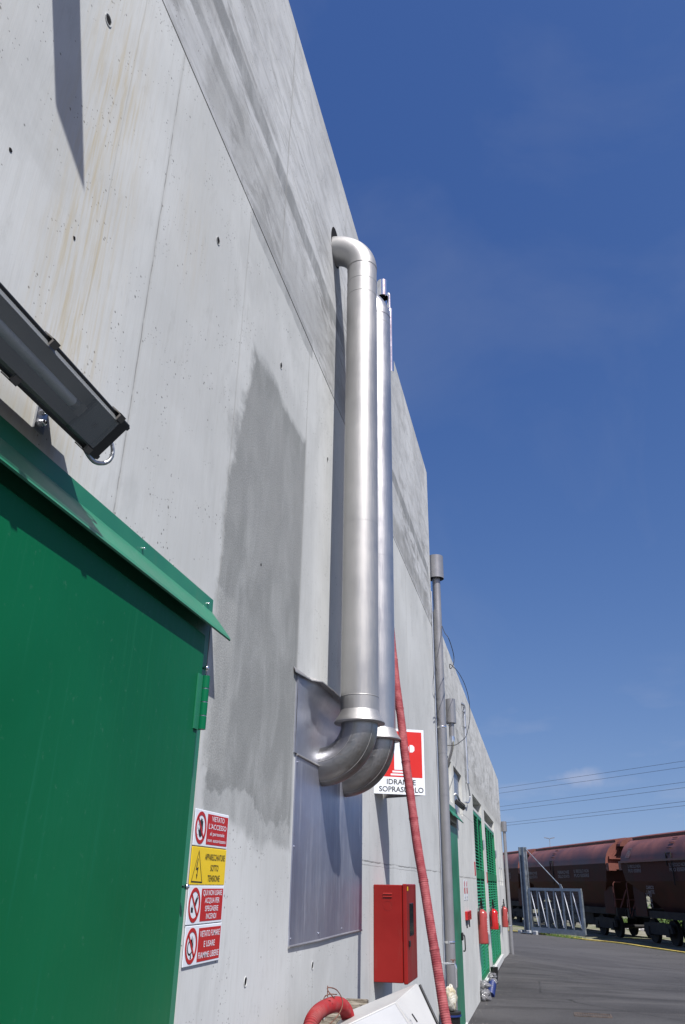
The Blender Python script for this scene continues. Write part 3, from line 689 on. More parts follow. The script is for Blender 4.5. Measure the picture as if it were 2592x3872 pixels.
# ------------------------------------------------------------------ big ducts
def duct(y, label, mat, p=.205, r_=.104, ztop=5.56, ze=2.16, h2=None):
    t_ = thing('exhaust_duct', label, 'pipe', (p, y, ze), 'steel exhaust ducts bending out of the wall')
    q = MB(); q.tube([(p, y, 2.43), (p, y, 3.4), (p, y, 4.5), (p, y, ztop)], r_, 48, False)
    q.tube([(p, y, 3.55), (p, y, 3.553)], r_ + .0006, 48, False)
    q.build('straight_pipe', mat, t_)
    for z in ((2.52, 5.30, 5.42) if mat is M_steel else (5.48,)):
        q = MB(); q.tube([(p, y, z - .003), (p, y, z - .001), (p, y, z + .001), (p, y, z + .003)], [r_, r_ + .0016, r_ + .0016, r_], 48, False); q.build('weld_seam', mat, t_)
    # top elbow into wall
    q = MB(); pa = arc((p - .215, y, ztop), .215, 0, 90, 20); q.tube(pa + [(-.06, y, ztop + .215)], r_ + .001, 48, False); q.build('top_elbow', mat, t_)
    q = MB(); q.tube([(p, y, ztop - .004), (p, y, ztop + .004)], r_ + .003, 48, False); q.build('top_collar', mat, t_)
    # collar skirt
    q = MB(); q.tube([(p, y, 2.447), (p, y, 2.437), (p, y, 2.42), (p, y, 2.400), (p, y, 2.386), (p, y, 2.380), (p, y, 2.384), (p, y, 2.41)],
                     [r_, r_ + .004, r_ + .011, r_ + .024, r_ + .033, r_ + .0335, r_ + .031, r_ + .006], 48, False); q.build('collar_skirt', M_steel, t_)
    rb = .215
    q = MB(); pa = arc((p - rb, y, ze + rb), rb, 0, -90, 22); q.tube([(p, y, 2.42)] + pa + [(-.06, y, ze)], r_ - .005, 48, False); eb = q.build('bottom_elbow', M_elbow, t_)
    for a_ in (-28, -62):
        ca = R(a_); c_ = (p - rb + rb * math.cos(ca), y, ze + rb + rb * math.sin(ca)); d_ = (-math.sin(ca) * -.003, 0, math.cos(ca) * -.003)
        q = MB(); q.tube([(c_[0] - .0022 * math.sin(-ca), y, c_[2] + .0022 * math.cos(ca)), (c_[0] + .0022 * math.sin(-ca), y, c_[2] - .0022 * math.cos(ca))], r_ - .0035, 48, False); q.build('elbow_seam', M_elbow, eb)
    for an in (200, 232):   # lengthwise weld lines on the side of the bend
        q = MB(); rr = r_ - .0045; ln = []
        for p_ in pa:
            rad_ = Vector((p_[0] - (p - rb), 0, p_[2] - (ze + rb))).normalized(); ln.append(Vector(p_) + (rad_ * math.cos(R(an - 180)) * (1 if an < 215 else -.2) + Vector((0, -1, 0)) * math.sin(R(an - 160))).normalized() * rr)
        q.tube(ln, .0016, 6); q.build('elbow_seam', M_steel, eb)
    return t_
d1 = duct(4.20, 'nearer brushed steel duct with a round bend at top and bottom', M_steel)
d2_ = duct(4.75, 'shinier bluish steel duct directly behind the nearer brushed one', M_steel2)
# core holes
for y in (4.22, 4.77):
    h = MB(); h.prism([(.135 * math.cos(a), .16 * math.sin(a)) for a in [k * math.pi / 16 for k in range(32)]], frame_matrix((.0008, y, 5.83), (0, 1, 0), (1, 0, 0)), .001); h.build('core_hole', M_dark, b1)
# gooseneck vent
gv = thing('vent_pipe', 'small shiny gooseneck vent with open cap above the second duct', 'pipe', (.245, 5.1, 5.3))
q = MB(); q.tube([(.252, 5.1, 5.3), (.252, 5.1, 5.93)], .026, 20); q.tube([(.247, 5.1, 5.905), (.247, 5.1, 5.93), (.247, 5.1, 5.935)], [.028, .028, .022], 20); q.build('riser', M_bright, gv)
q = MB(); q.tube(arc((.218, 5.1, 6.08), .029, 0, 180, 12)[:8], .017, 16); q.tube([(.247, 5.1, 5.93), (.247, 5.1, 6.08)], .017, 16); q.build('neck', M_bright, gv)
q = MB(); q.tube([(.192, 5.1, 6.070), (.192, 5.1, 6.235)], .047, 28, False); q.tube([(.192, 5.1, 6.235), (.192, 5.1, 6.237)], [.047, .001], 28, False); q.tube([(.192, 5.1, 6.070), (.192, 5.1, 6.2)], .044, 28, False); q.build('cap', M_bright, gv)
q = MB(); q.tube([(0.0, 5.1, 5.5), (.247, 5.1, 5.5)], .012, 10); q.build('wall_bracket', M_galv, gv)

# ------------------------------------------------------------------ thin stacks
def stack(x, y, r_, z0, zt, rc, zc0, zc1, label, elbow=False, bands=(), cat='pipe'):
    t_ = thing('flue_pipe', label, cat, (x, y, z0), 'grey flue pipes with round caps')
    q = MB(); q.tube([(x, y, z0), (x, y, zt)], r_, 32); q.build('pipe', M_gutter, t_)
    q = MB(); q.tube([(x, y, zc0), (x, y, zc1)], rc, 36, False); q.tube([(x, y, zc1), (x, y, zc1 + .012)], [rc, rc * .2], 36, False); q.tube([(x, y, zc0), (x, y, zc1 - .01)], rc * .96, 36, False); q.build('cap', M_gutter, t_)
    for z in bands:
        q = MB(); q.tube([(x, y, z - .012), (x, y, z - .004), (x, y, z + .004), (x, y, z + .012)], [r_ + .001, r_ + .004, r_ + .004, r_ + .001], 32); q.tube([(x, y, z), (x - .1 if x > .1 else 0, y, z)], .006, 8); q.build('clamp', M_bright, t_)
    return t_
s1 = stack(.064, 9.62, .052, -.05, 5.35, .101, 5.22, 5.53, 'tall grey flue pipe with round cap at the corner of the tall block', bands=(3.32, 1.05))
for z in (3.02, 2.55):
    q = MB(); q.tube([(.064, 9.62, z - .004), (.064, 9.62, z + .004)], .0535, 32); q.build('socket_joint', M_gutter, s1)
s2 = stack(.085, 10.6, .034, 3.36, 3.62, .064, 3.545, 3.86, 'short grey flue with round cap behind the tall corner flue')
q = MB(); q.tube(smooth_path([(.085, 10.6, 3.38), (.083, 10.6, 3.30), (.05, 10.62, 3.17), (-.02, 10.65, 3.0)], 6), .034, 24); q.build('elbow', M_bright, s2)
s3 = stack(.10, 25.15, .045, -.1, 3.1, .082, 3.06, 3.33, 'distant grey flue with round cap at the far corner of the low block', bands=(.62,))
# dark drain channel beside the corner flue
q = MB(); q.tube([(.012, 9.47, .0), (.012, 9.47, 5.0)], .008, 8); tag(q.build('cable_conduit', M_galv), 'thin dark conduit up the corner edge of the tall block', 'conduit')
# small conduit with elbow
t_ = thing('cable_conduit', 'thin galvanised conduit with hooked top on the low block wall', 'conduit', (.03, 13.45, 3.05))
q = MB(); q.tube([(.035, 13.42, 3.1), (.035, 13.48, 4.27)], .020, 12); q.tube(smooth_path([(.035, 13.48, 4.26), (.04, 13.47, 4.33), (.03, 13.42, 4.36), (-.01, 13.36, 4.38)], 4), .022, 12); q.build('pipe', M_galv, t_)
for z in (4.25, 4.0, 3.3, 3.1):
    q = MB(); q.tube([(.035, 13.45, z), (.035, 13.45, z + .02)], .028, 12); q.build('clip', M_galv, t_)
q = MB(); q.tube(smooth_path([(.035, 13.42, 3.12), (.05, 13.5, 2.98), (.05, 13.55, 2.90), (.045, 13.3, 2.80), (.02, 12.95, 2.77)], 6), .012, 8); q.build('cable', M_galv, t_)
# hanging wire
wl = [(.20, 9.66, 4.35), (.22, 9.70, 4.27), (.25, 9.72, 4.20), (.25, 9.62, 4.125), (.25, 9.37, 4.0), (.25, 9.12, 3.905), (.25, 9.03, 3.90), (.25, 9.16, 3.965), (.25, 9.37, 3.995), (.25, 10.23, 4.116), (.25, 11.2, 4.17), (.25, 11.75, 4.08), (.25, 11.73, 3.815), (.25, 11.08, 3.497), (.25, 10.66, 3.36), (.25, 9.65, 3.144), (.22, 9.1, 3.05)]
wl[0:3] = [(.115, 9.60, 4.47), (.19, 8.9, 4.30), (.25, 9.2, 4.24)]
wl = [(.116, 9.62, 4.58), (.17, 9.4, 4.42), (.25, 9.0, 4.235), (.25, 9.47, 4.211), (.25, 9.594, 4.131), (.25, 9.37, 3.995), (.25, 9.07, 3.889), (.25, 8.98, 3.885), (.25, 9.02, 3.93), (.25, 9.369, 3.993), (.25, 10.231, 4.116), (.25, 11.199, 4.17), (.25, 11.751, 4.08), (.25, 11.736, 3.815), (.25, 11.081, 3.497), (.25, 10.66, 3.362), (.25, 9.9, 3.19), (.20, 9.75, 3.13), (.115, 9.70, 3.12)]
q = MB(); q.tube(smooth_path(wl, 6), .0045, 6); tag(q.build('loose_wire', M_cable), 'loose black wire looping off the tall corner flue', 'wire')
# floodlight
fl = thing('floodlight', 'small black floodlight on a bent arm beside the window niches', 'lamp', (0, 11.6, 2.7))
F = Matrix.Translation((.062, 11.6, 2.615)) @ Matrix.Rotation(R(40), 4, 'Y')
q = MB(); q.box(-.07, .07, -.14, .14, -.03, .03, F, bev=.008); q.build('housing', M_blackpl, fl)
q = MB(); q.box(-.06, .06, -.125, .125, -.035, -.0305, F); q.build('glass', M_winglass, fl)
for k in range(7):
    q = MB(); q.box(-.045 + .015 * k - .0015, -.045 + .015 * k + .0015, -.12, .12, .0305, .042, F); q.build('cooling_fin', M_blackpl, fl)
q = MB(); q.tube(smooth_path([(0, 11.4, 2.72), (.03, 11.42, 2.74), (.06, 11.5, 2.68), (.07, 11.58, 2.63)], 5), .014, 10); q.build('arm', M_galv, fl)

# ------------------------------------------------------------------ fluorescent batten over the door
lp = thing('batten_lamp', 'long dark tube lamp with clear cover mounted above the green door', 'lamp', (.1, 1.0, 2.63))
A = Vector((.187, 0, 2.624)); Bq = Vector((.108, 0, 2.541)); fu = (A - Bq).normalized(); fn = Vector((fu.z, 0, -fu.x))  # face normal (down and out)
def LP(s_, d_, y): q_ = Bq + fu * s_ - fn * d_; return (q_.x, y, q_.z)
W_ = (A - Bq).length; YE = 1.50; YS = -.9
def lbox(mb, s0, s1, d0, d1, y0, y1):
    v = [LP(s, d, y) for s in (s0, s1) for d in (d0, d1) for y in (y0, y1)]
    mb.add(v, [(0, 1, 3, 2), (4, 6, 7, 5), (0, 4, 5, 1), (2, 3, 7, 6), (0, 2, 6, 4), (1, 5, 7, 3)]); return mb
q = MB()
pr_ = [(-.002, .028), (-.001, .118), (.006, .122), (W_ - .02, .11), (W_ - .006, .095), (W_ + .002, .028)]
vs = [LP(s, d, YS) for s, d in pr_] + [LP(s, d, YE) for s, d in pr_]
q.add(vs, [(i, i + 1, 7 + i, 6 + i) for i in range(5)] + [tuple(range(6)), tuple(range(6, 12))])
lbox(q, -.003, .006, .012, .03, YS, YE); lbox(q, W_ - .006, W_ + .003, .012, .03, YS, YE)
lbox(q, -.003, W_ + .003, -.002, .115, YE - .034, YE + .004)
for a_ in (0, 1): lbox(q, a_ * (W_ - .012), a_ * (W_ - .012) + .012, .0, .03, YE + .0045, YE + .012)
q.build('housing', M_lampdark, lp, bevel=.003)
q = MB(); q.add([LP(s, d, y) for y in (YS, YE - .035) for s, d in ((.005, .012), (.014, -.006), (W_ - .014, -.006), (W_ - .005, .012))], [(i, i + 1, 5 + i, 4 + i) for i in range(3)])
q.build('clear_cover', M_glass, lp)
q = MB(); lbox(q, .007, W_ - .007, .045, .05, YS, YE - .1); q.build('gear_tray', M_reflect, lp)
q = MB(); lbox(q, .010, W_ - .010, .008, .016, YE - .118, YE - .036); ep = q.build('end_plate', M_lampgrey, lp)
q = MB(); c1 = LP(W_ / 2, .0066, YE - .06)
Mm = frame_matrix(LP(W_ / 2, .0075, YE - .075), (0, -1, 0), fn); q.ring(0, 0, .0075, .0085, Mm, .0006, 24); q.box(-.0035, -.0015, -.005, .005, 0, .0006, Mm); q.box(.001, .003, -.005, .005, 0, .0006, Mm); q.box(-.0015, .001, -.001, .001, 0, .0006, Mm); q.build('moulded_mark', M_blackpl, ep)
q = MB(); q.tube([LP(W_ * .5, .022, YS), LP(W_ * .5, .022, YE - .165)], .0125, 20); q.build('fluorescent_tube', M_tube, lp)
q = MB(); q.tube([LP(W_ * .5, .022, YE - .165), LP(W_ * .5, .022, YE - .15)], .0135, 20); lbox(q, W_ * .5 - .015, W_ * .5 + .015, .012, .045, YE - .148, YE - .125); q.build('tube_holder', M_clip, lp)
for y in (YE - .045, YE - .34, YE - .64, YE - .94):
    for sd in (0, 1):
        q = MB(); s0 = -.0065 if sd == 0 else W_ - .011
        lbox(q, s0, s0 + .0175, -.009, -.003, y - .011, y + .011); lbox(q, -.0065 if sd == 0 else W_ + .0035, -.0035 if sd == 0 else W_ + .0065, -.009, .030, y - .011, y + .011)
        q.build('cover_clip', M_clip, lp)
# bracket
q = MB(); q.box(0, .006, 1.385, 1.425, 2.575, 2.70); q.box(.006, .10, 1.385, 1.425, 2.655, 2.66); br = q.build('wall_bracket', M_galv, lp)
for z in (2.632, 2.600):
    b_ = MB(); b_.tube([(.006, 1.408, z), (.020, 1.408, z)], .0042, 10); b_.tube([(.006, 1.408, z), (.010, 1.408, z)], .010, 6); ball(b_, (.012, 1.408, z), .0085); b_.build('bolt', M_bright, br)
# flexible conduit loop
pts = smooth_path([(.075, 1.47, 2.60), (.078, 1.500, 2.566), (.086, 1.535, 2.552), (.098, 1.568, 2.567), (.105, 1.578, 2.595), (.105, 1.56, 2.625), (.10, 1.50, 2.65)], 40)
q = MB(); q.tube(pts, [.0052 + .0008 * math.sin(i * 2.2) for i in range(len(pts))], 12); tag(q.build('flexible_conduit', M_galv), 'short loop of ribbed steel conduit at the end of the tube lamp', 'conduit')

# added unseen plate, shaped so that it throws the pointed shadow top left

def SP(y, z, p): return (p, y - 1.2 * p, z + 2.22 * p)
q = MB(); P0, P1 = .0, .5
a0 = SP(1.00, 4.02, P0); a1 = SP(1.03, 4.35, P0); e0 = SP(1.205, 3.475, P1); e1 = SP(1.372, 3.372, P1)
q.add([a0, a1, e1, e0] + [(p_[0] + .012, p_[1] + .004, p_[2] + .012) for p_ in (a0, a1, e1, e0)], [(0, 1, 2, 3), (4, 5, 6, 7), (0, 1, 5, 4), (1, 2, 6, 5), (2, 3, 7, 6), (3, 0, 4, 7)])
q.build('unseen_shadow_plate', M_galv, b1)

# ------------------------------------------------------------------ safety signs
def wallsign(y0, z1, w_, h_, name, label, rot=0.):
    t_ = thing(name, label, 'sign', (.002, y0, z1 - h_), 'safety signs stacked beside the green door')
    M_ = frame_matrix((.002, y0, z1 - h_), (0, math.cos(rot), math.sin(rot)), (1, 0, 0))
    q = MB(); q.box(0, w_, 0, h_, 0, .003, M_, bev=.0015)
    return t_, M_, q
TH = .0032
def warn(y0, z1, lines, label, pict):
    w_, h_ = .308, .112
    t_, M_, q = wallsign(y0, z1, w_, h_, 'safety_sign', label); q.build('plate', M_white, t_)
    M2 = M_ @ Matrix.Translation((0, 0, TH))
    q = MB(); q.box(.108, w_ - .007, .007, h_ - .009, 0, .0004, M2); q.build('red_field', M_redsign2, t_)
    q = MB(); q.ring(.054, .056, .036, .047, M2, .0008, 44, 1.07); q.add([tuple(M2 @ Vector((a, b, .0008))) for a, b in ((.024, .084), (.031, .090), (.084, .028), (.077, .022))], [(0, 1, 2, 3)]); q.build('prohibition_ring', M_redsign2, t_)
    q = MB()
    Mp = M2 @ Matrix.Translation((0, 0, .0003))
    if pict == 'hand':
        q.prism([(.044, .030), (.055, .026), (.066, .032), (.072, .046), (.070, .058), (.046, .058), (.042, .046), (.036, .052), (.034, .048)], Mp, .0003)
        for i, (x_, l_) in enumerate(((.048, .022), (.0545, .027), (.061, .025), (.0675, .019))): q.box(x_ - .0026, x_ + .0026, .0585, .058 + l_, 0, .0003, Mp)
    elif pict == 'water':
        q.prism([(.030, .036), (.046, .034), (.046, .050), (.040, .046), (.037, .056), (.033, .048), (.028, .050)], Mp, .0003)
        q.prism([(.056, .060), (.066, .052), (.082, .078), (.074, .074), (.078, .086), (.060, .070)], Mp, .0003)
    else:
        q.ring(.046, .052, .017, .022, Mp, .0003, 24)
        q.prism([(.052, .060), (.058, .050), (.064, .062), (.060, .074), (.056, .084), (.052, .072)], Mp, .0003); q.prism([(.050, .020), (.060, .020), (.058, .030), (.052, .030)], Mp, .0003)
    q.build('pictogram', M_black, t_)
    if pict == 'hand':
        q = MB(); q.ring(.031, .060, .0058, .0066, Mp, .0003, 16); q.ring(.030, .044, .010, .0108, Mp, .0003, 20); q.build('faint_figure', M_greyprint, t_)
    elif pict == 'fire':
        q = MB(); q.box(.068, .072, .040, .078, 0, .0003, Mp @ Matrix.Translation((0, 0, 0))); q.build('cigarette', M_greyprint, t_)
    cx = (.108 + w_ - .007) / 2
    text_mb([(s_, cx, b_, hh, tw, 'c') for s_, b_, hh, tw in lines], M2, .0009, bold=.006).build('lettering', M_white, t_)
warn(2.562, 1.818, [('VIETATO', .082, .0165, .118), ("L'ACCESSO", .057, .0165, .164), ('al personale', .037, .012, .135), ('non autorizzato', .016, .012, .170)], 'topmost safety sign with a black hand, reading VIETATO L\'ACCESSO', 'hand')
# yellow
w_, h_ = .308, .113
t_, M_, q = wallsign(2.562, 1.703, w_, h_, 'safety_sign', 'yellow warning sign with a lightning bolt triangle, reading APPARECCHIATURE SOTTO TENSIONE'); q.build('plate', M_yellow, t_)
M2 = M_ @ Matrix.Translation((0, 0, TH))
q = MB(); tri = [(.010, .008), (.104, .006), (.057, .104)]
for i in range(3):
    a, b = Vector(tri[i]), Vector(tri[(i + 1) % 3]); cc = (Vector(tri[0]) + Vector(tri[1]) + Vector(tri[2])) / 3
    ai, bi = a + (cc - a) * .11, b + (cc - b) * .11
    q.add([tuple(M2 @ Vector((p_[0], p_[1], .0006))) for p_ in (a, b, bi, ai)], [(0, 1, 2, 3)])
q.build('warning_triangle', M_black, t_)
q = MB(); q.prism([(.054, .078), (.058, .078), (.050, .050), (.063, .052), (.056, .028), (.060, .030), (.053, .016), (.049, .032), (.053, .030), (.056, .045), (.043, .044)], M2, .0006); q.build('lightning_bolt', M_black, t_)
text_mb([('APPARECCHIATURE', .203, .076, .0195, .182, 'c'), ('SOTTO', .203, .043, .0195, .072, 'c'), ('TENSIONE', .203, .011, .0195, .110, 'c')], M2, .0008, bold=.004).build('lettering', M_black, t_)
warn(2.563, 1.588, [('QUI NON USARE', .083, .0165, .168), ('ACQUA PER', .060, .0165, .130), ('SPEGNERE', .036, .0165, .118), ('INCENDI', .013, .0165, .090)], 'third sign down with crossed-out bucket, reading QUI NON USARE ACQUA PER SPEGNERE INCENDI', 'water')
warn(2.566, 1.473, [('VIETATO FUMARE', .077, .018, .172), ('E USARE', .047, .018, .096), ('FIAMME LIBERE', .016, .018, .176)], 'bottom sign of the stack with crossed-out match, reading VIETATO FUMARE E USARE FIAMME LIBERE', 'fire')

# hydrant flag sign (V shaped)
hs_ = thing('hydrant_sign', 'red and white hydrant sign reading IDRANTE SOPRASUOLO standing out from the wall', 'sign', (0, 5.85, 2.18))
ap = Vector((.335, 5.845, 2.181)); o_ = Vector((.0, 5.668, 2.175)); u_ = ap - o_; SW = math.hypot(u_.x, u_.y); u_.z = 0
M_ = frame_matrix(o_, u_, (u_.y, -u_.x, 0)); SH = .452
q = MB(); q.box(0, SW, 0, SH, -.002, 0, M_); q.build('plate', M_white, hs_)
o2 = Vector((0, 6.03, 2.175)); u2 = Vector((.335, 5.850, 2.175)) - o2; M2_ = frame_matrix(o2, (u2.x, u2.y, 0), (u2.y, -u2.x, 0))
q = MB(); q.box(0, math.hypot(u2.x, u2.y), 0, SH, -.002, 0, M2_); q.build('back_plate', M_gutter, hs_)
q = MB(); q.box(.018, SW - .018, .116, SH - .018, .0001, .0006, M_); q.build('red_field', M_redsign, hs_)
q = MB(); T2 = M_ @ Matrix.Translation((0, 0, .0007))
q.box(.150, .210, .165, .345, 0, .0004, T2)
q.prism([(.150, .345), (.153, .375), (.166, .397), (.180, .403), (.194, .397), (.207, .375), (.210, .345)], T2, .0004)
q.box(.137, .223, .338, .350, 0, .00055, T2)
q.box(.135, .225, .146, .158, 0, .0004, T2); q.box(.122, .238, .126, .138, 0, .0004, T2)
q.box(.218, .262, .300, .330, 0, .0004, T2); q.box(.098, .146, .300, .330, 0, .0004, T2)
q.prism([(.268, .290), (.290, .290), (.304, .303), (.304, .328), (.290, .341), (.268, .341)], T2, .0004); q.prism([(.094, .290), (.072, .290), (.058, .303), (.058, .328), (.072, .341), (.094, .341)], T2, .0004)
q.build('hydrant_pictogram', M_white, hs_)
text_mb([('IDRANTE', SW * .53, .066, .036, .216, 'c'), ('SOPRASUOLO', SW * .53, .016, .036, .330, 'c')], T2, .0003, bold=.012).build('lettering', M_black, hs_)

# hydrant hose cabinet
hc = thing('hose_cabinet', 'red metal fire hose cabinet with small window on the wall below the hydrant sign', 'cabinet', (0, 5.85, 1.04))
q = MB(); q.box(0, .190, 5.632, 6.05, 1.042, 1.600, bev=.004); q.build('body', M_red, hc)
q = MB(); q.box(.193, .220, 5.628, 6.06, 1.036, 1.606, bev=.005); dc = q.build('door', M_red, hc)
q = MB(); q.box(.2205, .223, 5.74, 5.91, 1.30, 1.49, bev=.001); q.build('window', M_winglass, dc)
q = MB(); q.box(.2205, .230, 5.69, 5.725, 1.24, 1.275, bev=.003); q.build('lock', M_blackpl, dc)
q = MB(); q.box(.2205, .2215, 5.665, 5.70, 1.565, 1.59); q.build('yellow_sticker', M_yellow, dc)
for z in (1.548, 1.532):
    q = MB(); q.add([(.065, 5.6315, z + .004), (.125, 5.6315, z + .004), (.125, 5.625, z - .004), (.065, 5.625, z - .004), (.065, 5.6315, z - .0045), (.125, 5.6315, z - .0045)], [(0, 1, 2, 3), (3, 2, 5, 4), (0, 3, 4), (1, 2, 5)]); q.build('vent_louvre', M_red, hc)
q = MB(); q.ring(.095, 1.476, .0275, .029, Matrix(((1, 0, 0, 0), (0, 0, -1, 5.632), (0, 1, 0, 0), (0, 0, 0, 1))), .0012, 40); q.build('knockout', M_red, hc)

# ------------------------------------------------------------------ long red hose
hp_ = [(.75, 4.32, .02), (.70, 4.36, .35), (.66, 4.42, .65), (.575, 4.51, 1.03), (.50, 4.60, 1.45), (.425, 4.68, 1.88), (.36, 4.77, 2.30), (.310, 4.84, 2.70), (.262, 4.90, 3.1), (.21, 4.94, 3.8), (.20, 4.95, 4.6), (.19, 4.95, 5.4), (.16, 4.95, 5.62), (.0, 4.95, 5.66)]
base = smooth_path(hp_, 24)
L = [0]
for a, b in zip(base, base[1:]): L.append(L[-1] + (b - a).length)
nst = int(L[-1] / .0026); pts = []; rad = []; j = 0
for i in range(nst + 1):
    s_ = L[-1] * i / nst
    while j < len(L) - 2 and L[j + 1] < s_: j += 1
    t0 = (s_ - L[j]) / max(1e-9, L[j + 1] - L[j]); p_ = base[j].lerp(base[j + 1], t0)
    w1 = mnoise.noise(Vector((0, 3, s_ * 3))) * .006; w2 = mnoise.noise(Vector((7, 1, s_ * 3))) * .004
    pts.append(p_ + Vector((w1, w2, 0)))
    rad.append(.0248 + .0009 * math.sin(s_ * 2 * math.pi / .0105) + .0012 * mnoise.noise(Vector((s_ * 9, 0, 0))) + (.0016 if (s_ % .33) < .012 else 0))
q = MB(); q.tube(pts, rad, 18); tag(q.build('hose', M_hose), 'long dusty red ribbed hose hanging from above the ducts down past the hydrant sign', 'hose')

# ------------------------------------------------------------------ bottom pile: white cabinet, pallet, hose, wire
wc = thing('metal_cabinet', 'white enamelled cabinet lying tilted on the pallets', 'cabinet', (.45, 4.0, .6))
V0, V1, A_, B_ = Vector((.452, 3.80, 1.152)), Vector((.500, 4.10, 1.193)), Vector((.22, 3.55, 1.062)), Vector((.205, 3.98, 1.085))
C0, C1 = Vector((.617, 3.6, 1.007)), Vector((.687, 3.9, .911))
C0 = V0 + (C0 - V0) * 1.5; C1 = V1 + (C1 - V1) * 1.25
dn = Vector((-.03, -.06, -.42)); D0, D1 = A_ + dn, B_ + dn
cv = [V0, V1, B_, A_, C0, C1, D1, D0]
def face_panel(a, b, c, d, nm, mt, out=.004):
    n_ = (b - a).cross(d - a).normalized()
    if n_.dot((a + b + c + d) / 4 - sum(cv, Vector()) / 8) < 0: n_ = -n_
    cen = (a + b + c + d) / 4; q = MB(); o4 = [cen + (p_ - cen) * .985 + n_ * out for p_ in (a, b, c, d)]
    q.add([a, b, c, d] + o4, [(0, 1, 5, 4), (1, 2, 6, 5), (2, 3, 7, 6), (3, 0, 4, 7), (4, 5, 6, 7)]); q.build(nm, mt, wc)
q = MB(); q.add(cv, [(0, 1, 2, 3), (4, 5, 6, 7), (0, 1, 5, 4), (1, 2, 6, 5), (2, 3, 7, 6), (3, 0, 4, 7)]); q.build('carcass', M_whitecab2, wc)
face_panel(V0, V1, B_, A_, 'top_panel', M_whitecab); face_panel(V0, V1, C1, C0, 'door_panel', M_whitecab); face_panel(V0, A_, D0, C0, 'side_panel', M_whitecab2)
q = MB(); e = (C1 - V1); q.tube([V1 + Vector((.012, .01, -.004)), V1 + e + Vector((.012, .01, -.004))], .006, 8); q.build('rubber_seal', M_blackpl, wc)
q = MB(); c_ = V0 + (C0 - V0) * .22 + (V1 - V0) * .22; q.tube([c_ + Vector((.004, 0, .002)), c_ + (C0 - V0) * .10 + Vector((.004, 0, .002))], .003, 6); q.build('hinge_slot', M_blackpl, wc)
# pallet
pl = thing('wooden_pallet', 'weathered wooden pallet boards stacked behind the white cabinet', 'pallet', (.15, 4.2, .5))
def plank(c, L_, w_, h_, yaw, pitch, nm='board'):
    M_ = Matrix.Translation(c) @ Matrix.Rotation(yaw, 4, 'Z') @ Matrix.Rotation(pitch, 4, 'Y')
    q = MB(); q.box(-L_, 0, -w_ / 2, w_ / 2, -h_ / 2, h_ / 2, M_, bev=.003); q.build(nm, M_wood, pl)
for layer in range(3):
    for i in range(9):
        f_ = i / 8.; x = .130 + .078 * f_; y = 3.70 + .58 * f_; z = 1.020 + .068 * f_ - .034 * layer - .004 * (i % 2)
        wd_ = .022 + .009 * rnd.random(); M_ = Matrix.Translation((x - .012 * layer + .03 * rnd.random(), y, z + .008 * rnd.random())) @ Matrix.Rotation(R(rnd.uniform(-9, 9)), 4, 'Z') @ Matrix.Rotation(R(rnd.uniform(-7, 7)), 4, 'X')
        q = MB(); q.box(-.09, .012, -wd_, wd_, -.015, .015, M_, bev=.003); q.build('board', M_wood, pl)
for i in range(3):
    q = MB(); q.box(.02, .15, 3.7 + .28 * i, 3.78 + .28 * i, .0, .99, bev=.004); q.build('post', M_wood, pl)
for z in (.1, .5, .85):
    q = MB(); q.box(.151, .172, 3.65, 4.5, z, z + .09, bev=.003); q.build('rail', M_wood, pl)
q = MB(); q.box(.02, .30, 3.5, 4.45, .93, .975, bev=.004); q.build('shelf', M_wood, pl)
# red ribbed hose segment
base = smooth_path([(.20, 3.20, .75), (.195, 3.26, .95), (.203, 3.34, 1.10), (.207, 3.40, 1.142), (.218, 3.50, 1.158), (.234, 3.62, 1.158), (.245, 3.72, 1.138), (.248, 3.80, 1.09), (.24, 3.86, 1.0)], 60)
q = MB(); q.tube(base, [.027 + .0018 * math.sin(i * .9) for i in range(len(base))], 20); tag(q.build('hose', M_hose2), 'short bright red ribbed hose end curving over the pallet edge', 'hose')
q = MB(); q.tube(smooth_path([(.255, 3.52, 1.19), (.235, 3.50, 1.215), (.225, 3.53, 1.225), (.245, 3.60, 1.21), (.27, 3.60, 1.17), (.262, 3.56, 1.13), (.235, 3.48, 1.10), (.215, 3.44, 1.09)], 6), .0022, 6)
q.tube(smooth_path([(.245, 3.60, 1.195), (.225, 3.54, 1.20), (.215, 3.50, 1.185), (.225, 3.46, 1.12)], 6), .0022, 6); q.tube([(.22, 3.545, 1.19), (.22, 3.545, 1.23)], .002, 5)
tag(q.build('binding_wire', M_rust), 'twist of rusty wire round the bright red hose end', 'wire')

# ------------------------------------------------------------------ tap, bags, bucket
def crumple(mb, c, r_, sq, amp, seed, n=26):
    k0 = len(mb.v); ball(mb, (0, 0, 0), 1., n, (1, 1, 1))
    for i in range(k0, len(mb.v)):
        v = Vector(mb.v[i]); d = 1 + amp * mnoise.noise(v * 1.8 + Vector((seed, 0, 0))) + amp * .8 * mnoise.noise(v * 4.5 + Vector((0, seed, 0))) + amp * .4 * mnoise.noise(v * 10 + Vector((0, seed, 0)))
        mb.v[i] = (c[0] + v.x * d * r_ * sq[0], c[1] + v.y * d * r_ * sq[1], c[2] + v.z * d * r_ * sq[2])
    return mb
def bagmat(name, c, a=.9, r_=.25, c2=None):
    t = T(name); o = t.obj(); n = t.noise(o, 14, 5, .7, .6)
    t.set(col=t.mix(t.mr(n, .4, .6), c, c2 or tuple(q * .55 for q in c)), rough=r_, spec=.7, alpha=a, normal=t.bump(n, .9, .02)); return t.m
M_bagc = bagmat('clear_plastic_wrap', (.26, .26, .28), .6, .15); M_bagw = bagmat('white_plastic_bag', (.50, .49, .43), 1., .4, (.36, .31, .19))
M_blue = paint('blue_ribbed_plastic', (.008, .022, .12), .5, .1, 5)
